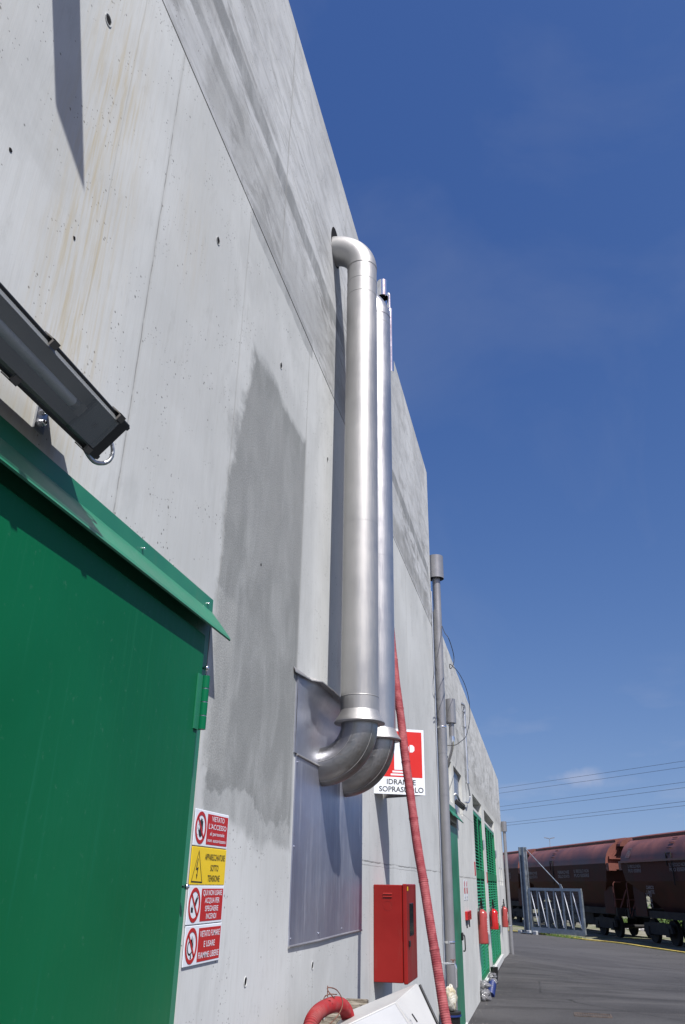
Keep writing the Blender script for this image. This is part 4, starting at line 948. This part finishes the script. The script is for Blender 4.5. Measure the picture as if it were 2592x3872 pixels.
q = MB(); crumple(q, (.055, 14.3, .075), .095, (1.1, 1.3, .85), .5, 3); crumple(q, (.05, 14.35, .21), .085, (1.1, 1.2, .6), .5, 8); tag(q.build('plastic_bag', M_bagc), 'clear crumpled plastic wrap on the ground at the wall foot', 'plastic bag')
cr = thing('corrugated_pipe', 'blue corrugated pipe wrapped in plastic leaning at the wall foot', 'pipe', (.16, 14.9, 0))
pp = [Vector((.12, 14.75, .02)).lerp(Vector((.145, 15.05, .17)), i / 60) for i in range(61)]
q = MB(); q.tube(pp, [.062 + .006 * math.sin(i * 1.4) for i in range(61)], 22); q.build('pipe', M_blue, cr)
q = MB(); crumple(q, (.15, 15.07, .19), .08, (1, 1, .6), .4, 5); crumple(q, (.14, 15.2, .26), .065, (1.1, 1, .6), .4, 6); q.build('wrap', M_bagc, cr)
bk = thing('bucket', 'small dark bucket behind the blue pipe at the wall foot', 'bucket', (.12, 17.2, 0)); BX, BY = .075, 16.9
q = MB(); q.tube([(BX, BY, .12), (BX, BY, .24), (BX, BY, .25)], [.06, .07, .074], 24, False); q.tube([(BX, BY, 0), (BX, BY, .12)], [.05, .06], 24); q.build('body', M_blackpl, bk)
q = MB(); q.tube(arc((BX, BY, .24), .07, 10, 170, 12, 'yz'), .005, 6); q.build('handle', M_galv, bk)
q = MB(); crumple(q, (.115, 8.95, .60), .068, (.9, 1.0, 1.7), .3, 11); tag(q.build('plastic_bag', M_bagw), 'stained white plastic sack on a dark bin behind the hose', 'plastic bag')
bn = thing('storage_bin', 'dark plastic bin under the white sack behind the hose', 'bin', (.115, 8.95, 0))
q = MB(); q.tube([(.115, 8.95, .0), (.115, 8.95, .46), (.115, 8.95, .48), (.115, 8.95, .50)], [.07, .09, .10, .10], 24); q.build('body', M_blackpl, bn)
q = MB(); q.tube([(.115, 8.95, .46), (.115, 8.95, .475)], .103, 24); q.build('rim', M_blue, bn)
tp = thing('water_tap', 'small brass water tap on the wall at the tall corner', 'tap', (0, 9.3, .9))
q = MB(); q.tube([(.0, 9.35, .87), (.13, 9.35, .87)], .011, 12); q.tube(smooth_path([(.13, 9.35, .87), (.145, 9.35, .83), (.145, 9.35, .66)], 4), .010, 12); q.build('spout', M_bright, tp)
q = MB(); q.tube([(.115, 9.35, .87), (.115, 9.35, .90)], .007, 8); q.box(.09, .14, 9.34, 9.36, .90, .908); q.build('handle', M_rust, tp)

# ------------------------------------------------------------------ extinguishers
def extinguisher(label, x, y, zb, h_, r_, mat, group='fire extinguishers hung on the low block wall', two=False):
    t_ = thing('fire_extinguisher', label, 'fire extinguisher', (x, y, zb), group)
    q = MB(); k = h_
    q.tube([(x, y, zb), (x, y, zb + .006), (x, y, zb + .02), (x, y, zb + k - r_ * .85), (x, y, zb + k - r_ * .5), (x, y, zb + k - r_ * .18), (x, y, zb + k)],
           [r_ * .9, r_ * .97, r_, r_, r_ * .86, r_ * .5, r_ * .22], 28); q.build('cylinder', mat, t_)
    q = MB(); q.tube([(x, y, zb + k), (x, y, zb + k + .03)], .018, 14); q.box(x - .02, x + .02, y - .02, y + .02, zb + k + .03, zb + k + .05); q.build('valve', M_blackpl, t_)
    q = MB(); q.add([(x - .012, y, zb + k + .05), (x + .012, y, zb + k + .05), (x + .012, y - .12, zb + k + .16), (x - .012, y - .12, zb + k + .16), (x - .012, y, zb + k + .06), (x + .012, y, zb + k + .06), (x + .012, y - .12, zb + k + .17), (x - .012, y - .12, zb + k + .17)], [(0, 1, 2, 3), (4, 5, 6, 7), (0, 1, 5, 4), (1, 2, 6, 5), (2, 3, 7, 6), (3, 0, 4, 7)]); q.tube([(x, y, zb + k + .045), (x - .02, y - .10, zb + k + .10)], .008, 8); q.build('lever', M_blackpl, t_)
    q = MB(); q.tube(smooth_path([(x, y - .02, zb + k + .04), (x - .03, y - .07, zb + k + .03), (x - .045, y - r_ - .02, zb + k - .1), (x - .05, y - r_ - .012, zb + k * .55)] + ([(x - .045, y - r_ - .012, zb + k * .15)] if two else []), 6), .010, 10); q.build('discharge_hose', M_blackpl, t_)
    q = MB(); q.box(0, max(.01, x - .01), y - .01, y + .01, zb + k - .005, zb + k + .012); q.build('wall_hook', M_whitecab, t_)
    q = MB(); n = 10; vs = []
    for i in range(n + 1):
        a = R(-60 + 75 * i / n); 
        for z in (zb + k * .30, zb + k * .78): vs.append((x + (r_ + .001) * math.cos(a), y + (r_ + .001) * math.sin(a), z))
    q.add(vs, [(2 * i, 2 * i + 2, 2 * i + 3, 2 * i + 1) for i in range(n)], True)
    fl_ = q.build('label_film', mat, t_)
    q = MB()
    for i in range(6):
        z = zb + k * (.34 + .07 * i); q.box(x + r_ * .93, x + r_ * 1.02, y - .035, y + .02, z, z + k * .035)
    q.build('label_print', M_white, t_)
    return t_
extinguisher('largest faded red extinguisher, nearest the viewer, beside the nearer louvred door', .075, 14.55, .76, .50, .080, M_redext)
extinguisher('glossy red extinguisher between the two louvred doors', .09, 17.55, .84, .36, .083, M_redext2, two=True)
extinguisher('farthest small faded red extinguisher beyond the louvred doors', .085, 22.3, .69, .46, .075, M_redext)
# little signs
for i, y in enumerate((12.25, 12.62)):
    t_ = thing('extinguisher_sign', ['left one of the two small red and white signs beside the small green door', 'right one of the two small red and white signs beside the small green door'][i], 'sign', (.001, y, 1.42), 'small wall signs by the small green door')
    q = MB(); q.box(.001, .004, y, y + .2, 1.42, 1.68); q.build('plate', M_white, t_)
    q = MB(); q.box(.0042, .0048, y + .02, y + .18, 1.50, 1.58); q.prism([(.02, .02), (.10, .02), (.15, .08), (.1, .10), (.02, .05)], frame_matrix((.0042, y + .02, 1.57), (0, 1, 0), (1, 0, 0)), .0006); q.build('red_field', M_redsign2, t_)
    q = MB(); q.box(.0042, .0048, y + .04, y + .16, 1.44, 1.465); q.build('caption_bar', M_greyprint, t_)
fs = thing('alarm_box', 'small bright red alarm box with two dangling leads on the wall', 'alarm', (.0, 12.6, 1.15))
q = MB(); q.box(0, .035, 12.25, 12.62, 1.17, 1.28, bev=.006); q.box(0, .03, 12.63, 12.98, 1.16, 1.28, bev=.006); q.build('box', M_redext2, fs)
for y in (12.38, 12.78):
    q = MB(); q.tube([(.012, y, 1.17), (.012, y + .01, 1.07)], .009, 6); q.build('lead', M_cable, fs)
for y, z0, z1 in ((14.40, 1.76, 1.97), (17.45, 1.66, 1.86)):
    q = MB(); q.box(0, .004, y, y + .2, z0, z1); pq = q.build('wall_plate', M_redsign2)
    tag(pq, ['narrow dark red plate on the wall left of the nearer louvred door', 'narrow dark red plate on the wall between the louvred doors'][y > 16], 'sign')

# drain cover in the asphalt
dcv = thing('drain_cover', 'rusty rectangular drain cover set in the asphalt', 'drain cover', (1.6, 13.25, 0))
q = MB(); q.box(1.36, 1.86, 13.08, 13.10, .0, .014); q.box(1.36, 1.86, 13.38, 13.40, 0, .014); q.box(1.36, 1.38, 13.101, 13.379, 0, .014); q.box(1.84, 1.86, 13.101, 13.379, 0, .014); q.build('frame', M_drain, dcv)
q = MB()
for i in range(14): q.box(1.385 + .033 * i, 1.40 + .033 * i, 13.102, 13.378, .0, .010)
q.build('grate', M_drain, dcv)

# loose grit on the asphalt, thicker along the wall foot
q = MB()
for i in range(170):
    y = rnd.uniform(8.5, 27); x = (.03 + abs(rnd.gauss(0, .12)) if i % 2 and y < 25.5 else rnd.uniform(.1, 7)); r_ = rnd.uniform(.003, .009)
    z = zg(x, y) + .004; a = rnd.uniform(0, 6.28)
    q.add([(x + r_ * math.cos(a + k), y + r_ * math.sin(a + k), z) for k in (0, 2.1, 4.2)] + [(x, y, z + r_)], [(0, 1, 3), (1, 2, 3), (2, 0, 3)])
go = q.build('grit', paint('pale_grit', (.20, .19, .18), .9, .2, 4)); go['kind'] = 'stuff'

# ------------------------------------------------------------------ sliding gate and post
gd = Vector((2.54, -2.66, 0)).normalized(); gn = Vector((gd.y, -gd.x, 0))
gp = thing('gate_post', 'tall grey steel gate post beside the barrier gate, bolted to concrete footings', 'post', (.08, 43.9, -.45))
MG = frame_matrix((.08, 43.9, -.45), gd, (-gd.y * -1, -gd.x, 0)) if False else Matrix(((gd.x, 0, gn.x, .08), (gd.y, 0, gn.y, 43.9), (0, 1, 0, -.45), (0, 0, 0, 1)))
q = MB(); q.box(.0, .05, .05, 3.86, -.12, .12, MG); q.box(.05, .30, .05, 3.86, -.02, .02, MG); q.box(.30, .35, .05, 3.86, -.12, .12, MG); q.build('column', M_galvgate, gp)
q = MB(); q.box(-.2, .55, .04, .07, -.2, .2, MG); q.prism([(-.12, .07), (0, .07), (0, .5)], MG, .02); q.prism([(.35, .07), (.62, .07), (.35, .6)], MG, .02); q.build('base_plate', M_galvgate, gp)
for a in (-.45, .15, .6):
    q = MB(); q.box(a, a + .25, -.1, .16, -.15, .15, MG, bev=.02); q.build('footing', M_whitecab2, gp)
q = MB(); q.box(.351, .43, 3.66, 3.84, -.03, .03, MG); q.build('lug', M_galvgate, gp)
gt = thing('barrier_gate', 'low galvanised gate leaf of upright bars, bright diagonals and wire mesh', 'gate', (1.6, 42.3, -.45))
q = MB(); q.box(.40, 3.86, 1.90, 2.02, -.04, .04, MG); q.box(.40, 3.80, .10, .32, -.04, .04, MG); q.box(3.72, 3.87, .14, 1.898, -.05, .05, MG); q.box(.38, .52, .32, 1.898, -.05, .05, MG); q.build('frame', M_galvgate, gt)
for k in range(1, 6):
    a = .42 + .55 * k; wd_ = .10 if k % 2 == 0 else .06
    q = MB(); q.box(a, a + wd_, .322, 1.898, -.035, .035, MG); q.build('upright', M_galvgate, gt)
for k in range(6):
    a = .53 + .55 * k
    q = MB(); q.tube([tuple(MG @ Vector((a + .03, 1.84, .01))), tuple(MG @ Vector((a + .40, .38, .01)))], .026, 12)
    q.build('diagonal_bar', M_glintbar, gt)
q = MB(); 
for k in range(56): a = .54 + .057 * k; q.tube([tuple(MG @ Vector((a, .33, -.045))), tuple(MG @ Vector((a, 1.89, -.045)))], .0035, 4, False)
for k in range(26): z = .36 + .06 * k; q.tube([tuple(MG @ Vector((.53, z, -.048))), tuple(MG @ Vector((3.72, z, -.048)))], .0035, 4, False)
q.build('wire_mesh', M_galvgate, gt)
q = MB(); q.tube([tuple(MG @ Vector((2.60, 2.10, 0))), tuple(MG @ Vector((2.36, 2.28, 0))), tuple(MG @ Vector((.38, 3.80, 0)))], [.035, .022, .018], 10); q.build('stay_rod', M_galvgate, gt)
q = MB(); q.prism([(2.55, 2.02), (2.72, 2.02), (2.62, 2.20), (2.52, 2.20)], MG, .03); q.build('stay_lug', M_galvgate, gt)
q = MB(); q.tube([tuple(MG @ Vector((3.80, .13, 0))), tuple(MG @ Vector((3.80, -.0, 0)))], .012, 6); q.build('drop_bolt', M_galvgate, gt)

# ------------------------------------------------------------------ hopper wagons  (local: s along train, l across (+ toward the yard), z over rail)
U = Vector((-.32140241, .94694271, 0)); NL = Vector((-.94694271, -.32140241, 0)); TB = Vector((5.70, 39.4, -.45)) - NL * .7175
def wagon(label, s0, s1, ledge, texts, logo):
    t_ = thing('hopper_wagon', label, 'wagon', tuple(TB + U * ((s0 + s1) / 2)), 'red-brown hopper wagons coupled in a train')
    def W(s, l, z): q_ = TB + U * s + NL * l; return (q_.x, q_.y, q_.z + z)
    def bx(mb, a, b, c, d, e, f_): 
        v = [W(s, l, z) for s in (a, b) for l in (c, d) for z in (e, f_)]
        mb.add(v, [(0, 1, 3, 2), (4, 6, 7, 5), (0, 4, 5, 1), (2, 3, 7, 6), (0, 2, 6, 4), (1, 5, 7, 3)]); return mb
    up = [(1.47, 3.12), (1.44, 3.32), (1.36, 3.55), (1.22, 3.77), (1.02, 3.94), (.78, 4.06), (.72, 4.08)]
    q = MB(); full = up + [(-a, b) for a, b in up[::-1]]; n = len(full)
    q.add([W(s0, l, z) for l, z in full] + [W(s1, l, z) for l, z in full], [(i, i + 1, n + i + 1, n + i) for i in range(n - 1)], True); q.build('barrel_side', M_oxide, t_)
    q = MB(); e = [(1.47, 2.95)] + full + [(-1.47, 2.95)]
    for s in (s0, s1):
        q = MB(); q.add([W(s, l, z) for l, z in e], [tuple(range(len(e)))]); q.build('end_wall', M_oxide2, t_)
    # end stiffeners (near end s0)
    for s, sg in ((s0, -1), (s1, 1)):
        q = MB(); bx(q, s, s + sg * .12, -1.3, 1.3, 3.30, 3.42); bx(q, s, s + sg * .25, -1.47, 1.47, 2.86, 2.97); bx(q, s, s + sg * .30, 1.1, 1.45, 2.80, 3.12); bx(q, s, s + sg * .30, -1.45, -1.1, 2.80, 3.12)
        q.add([W(s + sg * .01, 1.15, 3.42), W(s + sg * .1, 1.15, 3.42), W(s + sg * .1, .6, 4.0), W(s + sg * .01, .6, 4.0), W(s + sg * .01, 1.05, 3.42), W(s + sg * .1, 1.05, 3.42), W(s + sg * .1, .5, 4.0), W(s + sg * .01, .5, 4.0)], [(0, 1, 2, 3), (4, 5, 6, 7), (0, 1, 5, 4), (1, 2, 6, 5), (2, 3, 7, 6), (3, 0, 4, 7)])
        q.build('end_stiffener', M_oxide2, t_)
        q = MB(); pr2 = [(.85 * math.cos(a), 3.85 + .42 * math.sin(a)) for a in [R(180 - 15 * k) for k in range(13)]]
        q.add([W(s + sg * .45, l, z) for l, z in pr2] + [W(s - sg * .1, l, z) for l, z in pr2], [tuple(range(13)), tuple(range(13, 26))] + [(i, i + 1, 14 + i, 13 + i) for i in range(12)]); q.build('hatch_end_cover', M_oxide2, t_)
    # roof lids and walkway
    q = MB(); rp = [(.80, 4.05), (.82, 4.15), (.72, 4.19), (.3, 4.26), (-.3, 4.26), (-.72, 4.19), (-.82, 4.15), (-.80, 4.05)]
    q.add([W(s0 + .1, l, z) for l, z in rp] + [W(s1 - .1, l, z) for l, z in rp], [(i, i + 1, 9 + i, 8 + i) for i in range(7)] + [tuple(range(8)), tuple(range(8, 16))[::-1]]); q.build('roof_lid', M_oxide2, t_)
    # lower hopper
    lw = [(1.465, 2.95, 0), (1.42, 2.35, .25), (1.05, 1.75, 1.5), (.70, 1.15, 2.3)]
    q = MB(); vs = []
    for l, z, ins in lw: vs += [W(s0 + ins, l, z), W(s1 - ins, l, z), W(s1 - ins, -l, z), W(s0 + ins, -l, z)]
    q.add(vs, [(4 * i + k, 4 * i + (k + 1) % 4, 4 * i + 4 + (k + 1) % 4, 4 * i + 4 + k) for i in range(3) for k in range(4)] + [(12, 13, 14, 15)])
    q.add([W(s, l, z) for s in (s0, s1) for l, z in ((1.47, 3.12), (1.465, 2.95))] + [W(s, -l, z) for s in (s0, s1) for l, z in ((1.47, 3.12), (1.465, 2.95))], [(0, 1, 3, 2), (4, 5, 7, 6)]); q.build('hopper', M_oxshade, t_)
    if ledge:
        q = MB(); bx(q, s0, s1, 1.475, 1.58, 3.08, 3.16); bx(q, s0, s1, -1.58, -1.475, 3.08, 3.16); q.build('side_ledge', M_oxide, t_)
    # frame
    q = MB(); bx(q, s0 - .15, s1 + .15, .95, 1.10, .95, 1.22); bx(q, s0 - .15, s1 + .15, -1.10, -.95, .95, 1.22); bx(q, s0 - .3, s0 - .151, -1.3, 1.3, .9, 1.25); bx(q, s1 + .151, s1 + .3, -1.3, 1.3, .9, 1.25); q.build('underframe', M_under, t_)
    for s in (s0 + .8, s1 - .8):
        sg = 1 if s < (s0 + s1) / 2 else -1
        for l in (1.135, -1.135):
            q = MB(); bx(q, s - .55, s + .55, l - .024, l + .024, 1.0, 2.15); q.build('corner_panel', M_oxshade, t_)
    # buffers, couplers
    for s, sg in ((s0 - .3, -1), (s1 + .3, 1)):
        for l in (-.87, .87):
            q = MB(); q.tube([W(s, l, 1.05), W(s + sg * .32, l, 1.05)], .09, 14); q.tube([W(s + sg * .32, l, 1.05), W(s + sg * .37, l, 1.05)], .22, 18); q.build('buffer', M_under, t_)
    # ladders and rails at the ends
    for s, sg in ((s0 - .12, -1), (s1 + .12, 1)):
        q = MB(); pa = [W(s, 1.25, 1.05), W(s, 1.27, 2.25), W(s, 1.2, 2.32), W(s, .9, 2.32)]; q.tube(pa, .022, 8)
        q.tube([W(s + sg * .05, .7, 2.0), W(s + sg * .05, 1.2, .95)], .035, 6); q.tube([W(s + sg * .05, .85, 1.6), W(s + sg * .05, 1.3, 1.6), W(s + sg * .05, 1.32, 1.3)], .02, 6); q.build('handrail', M_oxide2, t_)
    # rung ladder on barrel
    sm = s0 + (s1 - s0) * .62
    q = MB()
    for (l, z) in ((1.06, 3.93), (1.24, 3.76), (1.38, 3.55), (1.45, 3.35)): bx(q, sm - .2, sm + .2, l, l + .03, z, z + .02)
    bx(q, sm - .22, sm - .19, 1.46, 1.50, 2.2, 3.4); bx(q, sm + .19, sm + .22, 1.46, 1.50, 2.9, 3.4); q.build('rung_ladder', M_under, t_)
    # wheelsets
    for s in (s0 + 1.0, s0 + 2.8, s1 - 1.0, s1 - 2.8):
        q = MB(); q.tube([W(s, -.75, .46), W(s, .75, .46)], .08, 12); ax = q.build('axle', M_under, t_)
        for l in (-.75, .75):
            sg = 1 if l > 0 else -1
            q = MB(); q.tube([W(s, l - sg * .07, .46), W(s, l - sg * .04, .46)], .49, 32); q.tube([W(s, l - sg * .04, .46), W(s, l + sg * .065, .46)], .46, 32); q.build('wheel', M_under, t_)
            q = MB(); bx(q, s - .16, s + .16, sg * .9, sg * 1.1, .30, .62); q.build('axle_box', M_under, t_)
    for s in (s0 + 1.9, s1 - 1.9):
        for l in (-1.0, 1.0):
            q = MB(); q.add([W(s + a, l + b, z) for b in (-.06, .06) for a, z in ((-1.3, .45), (-1.2, .75), (-.4, .8), (.4, .8), (1.2, .75), (1.3, .45), (.6, .35), (-.6, .35))], [tuple(range(8)), tuple(range(8, 16))] + [(i, (i + 1) % 8, 8 + (i + 1) % 8, 8 + i) for i in range(8)]); q.build('bogie_frame', M_under, t_)
    # brake gear between the bogies
    q = MB(); bx(q, s0 + 3.6, s0 + 5.2, .5, .9, .45, .95); bx(q, s1 - 5.0, s1 - 4.0, .55, .95, .5, .95); q.tube([W((s0 + s1) / 2 - .6, .8, .62), W((s0 + s1) / 2 + .9, .8, .62)], .2, 16); bx(q, s0 + 3.2, s1 - 3.2, -.3, .3, .35, 1.0); q.build('brake_gear', M_under, t_)
    # lettering: u runs toward viewer right = -U
    for (s_, z_, h_, tw, lines, lm) in texts:
        n0 = 1.4655
        Mt = frame_matrix(W(s_, 1.50 if z_ > 2.9 else 1.475, z_), tuple(-U), tuple(NL))
        text_mb([(l_, 0, -i * h_ * 1.35, h_, tw, 'l') for i, l_ in enumerate(lines)], Mt, .0, bold=.02).build('lettering', lm, t_)
    if logo:
        s_, z_ = logo; M_ = frame_matrix(W(s_, 1.475, z_), tuple(-U), (NL.x, NL.y, .45))
        q = MB(); q.prism([(0, 0), (.42, 0), (.50, .42), (.08, .42)], M_, .002); lo_ = q.build('logo_plate', M_letter, t_)
        q = MB(); q.prism([(.03, .02), (.40, .02), (.465, .39), (.10, .39)], M_ @ Matrix.Translation((0, 0, .0025)), .001); q.build('logo_field', M_oxide, lo_)
        text_mb([('FS', .25, .09, .24, .25, 'c')], M_ @ Matrix.Translation((0, 0, .005)), .001, bold=.03).build('logo_letters', M_letter, lo_)
    return t_
wag_near = wagon('nearest hopper wagon at the right edge with FS logo and side ledge', -10.8, 1.35, True,
    [(.62, 2.87, .13, 1.25, ['IL VEICOLO NON', 'PUO ESSERE'], M_letter), (-3.2, 2.87, .13, 1.4, ['IL VEICOLO NON', 'PUO ESSERE'], M_letter), (-.9, 2.05, .13, .7, ['CARICO', 'LIMITE'], M_letter), (-.75, 1.75, .14, .55, ['31 83', '066 3 534', 'I-TI'], M_letter)], (.82, 3.28))
wag_mid = wagon('middle hopper wagon seen behind the gate and under the stay rod', 3.05, 15.1, False,
    [(14.7, 2.72, .15, 1.6, ['FERROVIE', 'DELLO STATO'], M_letter), (9.6, 2.72, .15, 1.7, ['FERROVIE', 'DELLO STATO'], M_letter), (7.2, 2.75, .15, 2.0, ['IL VEICOLO NON', 'PUO ESSERE'], M_letter), (14.2, 3.17, .17, 1.0, ['TRENITALIA'], M_letter)], None)
wag_far = wagon('hopper wagon farthest left, half hidden behind the wall and post', 16.75, 28.8, False, [(20., 2.72, .15, 1.6, ['FERROVIE', 'DELLO STATO'], M_letter)], None)
wag_end = wagon('hopper wagon behind the wall at the far left end of the train', 30.4, 42.4, False, [], None)
# track
for i, l in enumerate((.7175, -.7175)):
    q = MB(); a = TB + U * -45 + NL * l; b = TB + U * 75 + NL * l
    for w_, z0, z1 in ((.07, -.11, -.095), (.012, -.095, -.03), (.035, -.03, .0)):
        q.add([tuple(p_ + NL * s_ * w_ + Vector((0, 0, z))) for p_ in (a, b) for s_ in (-1, 1) for z in (z0, z1)], [(0, 1, 3, 2), (4, 6, 7, 5), (0, 4, 5, 1), (2, 3, 7, 6), (0, 2, 6, 4), (1, 5, 7, 3)])
    tag(q.build('rail', M_rail), ['rusty rail nearer the yard under the train', 'rusty rail on the far side under the train'][i], 'rail', 'rails under the train')
def ballast():
    t = T('ballast_stone'); o = t.pos(); n = t.noise(o, 14, 4, .7); t.set(col=t.mix(t.mr(n, .4, .65), (.10, .09, .085), (.33, .31, .29)), rough=.95, spec=.15, normal=t.bump(n, .9, .05)); return t.m
q = MB(); a = TB + U * -45; b = TB + U * 75
q.add([tuple(p_ + NL * l + Vector((0, 0, z))) for p_ in (a, b) for l, z in ((3.2, -.08), (-2.2, -.06), (-4.5, -.0), (-6.5, -.02))], [(0, 1, 5, 4), (1, 2, 6, 5), (2, 3, 7, 6)])
bo = q.build('ballast', ballast()); bo['kind'] = 'stuff'
# pale stones beyond track
q = MB()
for i in range(260):
    s_ = rnd.uniform(-12, 30); l = -rnd.uniform(3.0, 5.0); p_ = TB + U * s_ + NL * l; r_ = rnd.uniform(.05, .2)
    crumple(q, (p_.x, p_.y, p_.z + .02), r_, (1.2, 1, .6), .5, i, 8)
so_ = q.build('stones', paint('pale_rubble', (.42, .41, .40), .9, .15, 3)); so_['kind'] = 'stuff'
# bushes beyond the track
def bush(x, y, z, rx, rz, n, label, seed):
    r2 = random.Random(seed); t_ = thing('bush', label, 'bush', (x, y, z), 'green bushes beyond the track'); q = MB()
    lobes = [(r2.uniform(-.6, .6) * rx, r2.uniform(-.5, .5) * rx, r2.uniform(.3, .8) * rz, r2.uniform(.35, .6)) for _ in range(7)]
    for i in range(n):
        lx, ly, lz, lr = r2.choice(lobes); d = Vector((r2.gauss(0, 1), r2.gauss(0, 1), r2.gauss(0, 1))).normalized() * lr * r2.uniform(.6, 1.05)
        c = Vector((x + lx + d.x * rx, y + ly + d.y * rx, max(z, z + lz + d.z * rz))); s_ = r2.uniform(.06, .14)
        a = Vector((r2.gauss(0, 1), r2.gauss(0, 1), r2.gauss(0, 1))).normalized(); b = a.orthogonal().normalized()
        q.add([c - a * s_, c + b * s_ * .5, c + a * s_, c - b * s_ * .5], [(0, 1, 2, 3)])
    q.build('foliage', M_leaf, t_)
    q = MB()
    for k in range(5): q.tube([(x + r2.uniform(-.1, .1), y + r2.uniform(-.1, .1), z - .1), (x + r2.uniform(-.5, .5) * rx, y + r2.uniform(-.5, .5) * rx, z + rz * .7)], [.03, .01], 5)
    q.build('stem', M_wood, t_)
names = ['green bush seen under the middle wagon behind its wheels', 'green bush seen between the middle and nearest wagons', 'green bush seen under the nearest wagon', 'green bush at the right edge under the nearest wagon', 'green bush seen through the gate mesh', 'green bush behind the left wagon', 'taller green bush seen through the gap between wagons', 'low green bush just right of the gate']
for i, (s_, l, rx, rz) in enumerate(((6.5, -6.5, 1.5, 1.1), (2.2, -7.5, 1.5, 1.6), (-1.8, -7, 1.6, 1.7), (-5, -7, 1.7, 1.4), (12, -7, 2, .9), (18, -8, 2, 1.1), (.4, -9, 1.8, 2.0), (8.6, -6.6, 1.4, .8))):
    p_ = TB + U * s_ + NL * l; bush(p_.x, p_.y, -.45, rx, rz, 1500, names[i], 40 + i)
q = MB()
for i in range(9000):
    s_ = rnd.uniform(-15, 34); l = -rnd.uniform(4.6, 9) ; p_ = TB + U * s_ + NL * l; h_ = rnd.uniform(.08, .35); a = rnd.uniform(0, 6.28)
    q.add([(p_.x - .03 * math.cos(a), p_.y - .03 * math.sin(a), -.46), (p_.x + .03 * math.cos(a), p_.y + .03 * math.sin(a), -.46), (p_.x + rnd.uniform(-.1, .1), p_.y + rnd.uniform(-.1, .1), -.46 + h_)], [(0, 1, 2)])
gr = q.build('grass', M_leaf); gr['kind'] = 'stuff'
# small weeds along the kerb under the gate
q = MB()
for i in range(700):
    t0 = rnd.random(); x = .6 + 1.9 * t0 + rnd.gauss(0, .06); y = 43.6 - 3.4 * t0 + .25 + rnd.gauss(0, .1)
    q.add([(x - .02, y, -.45), (x + .02, y, -.45), (x + rnd.uniform(-.05, .05), y, -.45 + rnd.uniform(.04, .14))], [(0, 1, 2)])
gr = q.build('weeds', M_leaf); gr['kind'] = 'stuff'

# ------------------------------------------------------------------ far lamp post and power lines
lpst = thing('floodlight_mast', 'distant twin-headed yard lamp mast above the wagons', 'street lamp', (2.1, 95, -.4))
q = MB(); q.tube([(2.12, 95, -.4), (2.12, 95, 6.40)], [.07, .035], 10); q.build('pole', M_galv, lpst)
for sg in (-1, 1):
    q = MB(); q.add([(2.12 + sg * .04, 95 + b, z) for b in (-.15, .15) for z in (6.38, 6.44)] + [(2.12 + sg * .55, 95 + b, z) for b in (-.15, .15) for z in (6.47, 6.53)], [(0, 1, 3, 2), (4, 5, 7, 6), (0, 1, 5, 4), (2, 3, 7, 6), (0, 2, 6, 4), (1, 3, 7, 5)]); q.build('lamp_head', M_letter, lpst)
WL = [((13.052, 70, 11.014), (-2.209, 88, 11.01)), ((12.976, 70, 10.545), (-2.245, 88, 10.512)), ((12.789, 70, 9.394), (-2.168, 90, 9.383)), ((12.72, 70, 8.974), (-2.199, 90, 8.961)), ((12.553, 70, 7.944), (-2.091, 93, 7.937)), ((12.502, 70, 7.629), (-2.076, 92, 7.603))]
names = ['topmost power line crossing the sky', 'second power line from the top', 'third power line from the top', 'fourth power line from the top', 'fifth power line from the top', 'lowest power line, just above the wagons']
for (a, b), nm in zip(WL, names):
    a, b = Vector(a), Vector(b); d = b - a; q = MB(); pts = [a + d * t0 for t0 in (-1.5, -.75, 0, .25, .5, .75, 1, 1.75, 2.5)]
    pts = [p_ + Vector((0, 0, -.05 * (1 - ((i - 4) / 4) ** 2))) for i, p_ in enumerate(pts)]
    q.tube(pts, .013, 5); tag(q.build('power_line', M_cable), nm, 'cable', 'power lines crossing the sky')
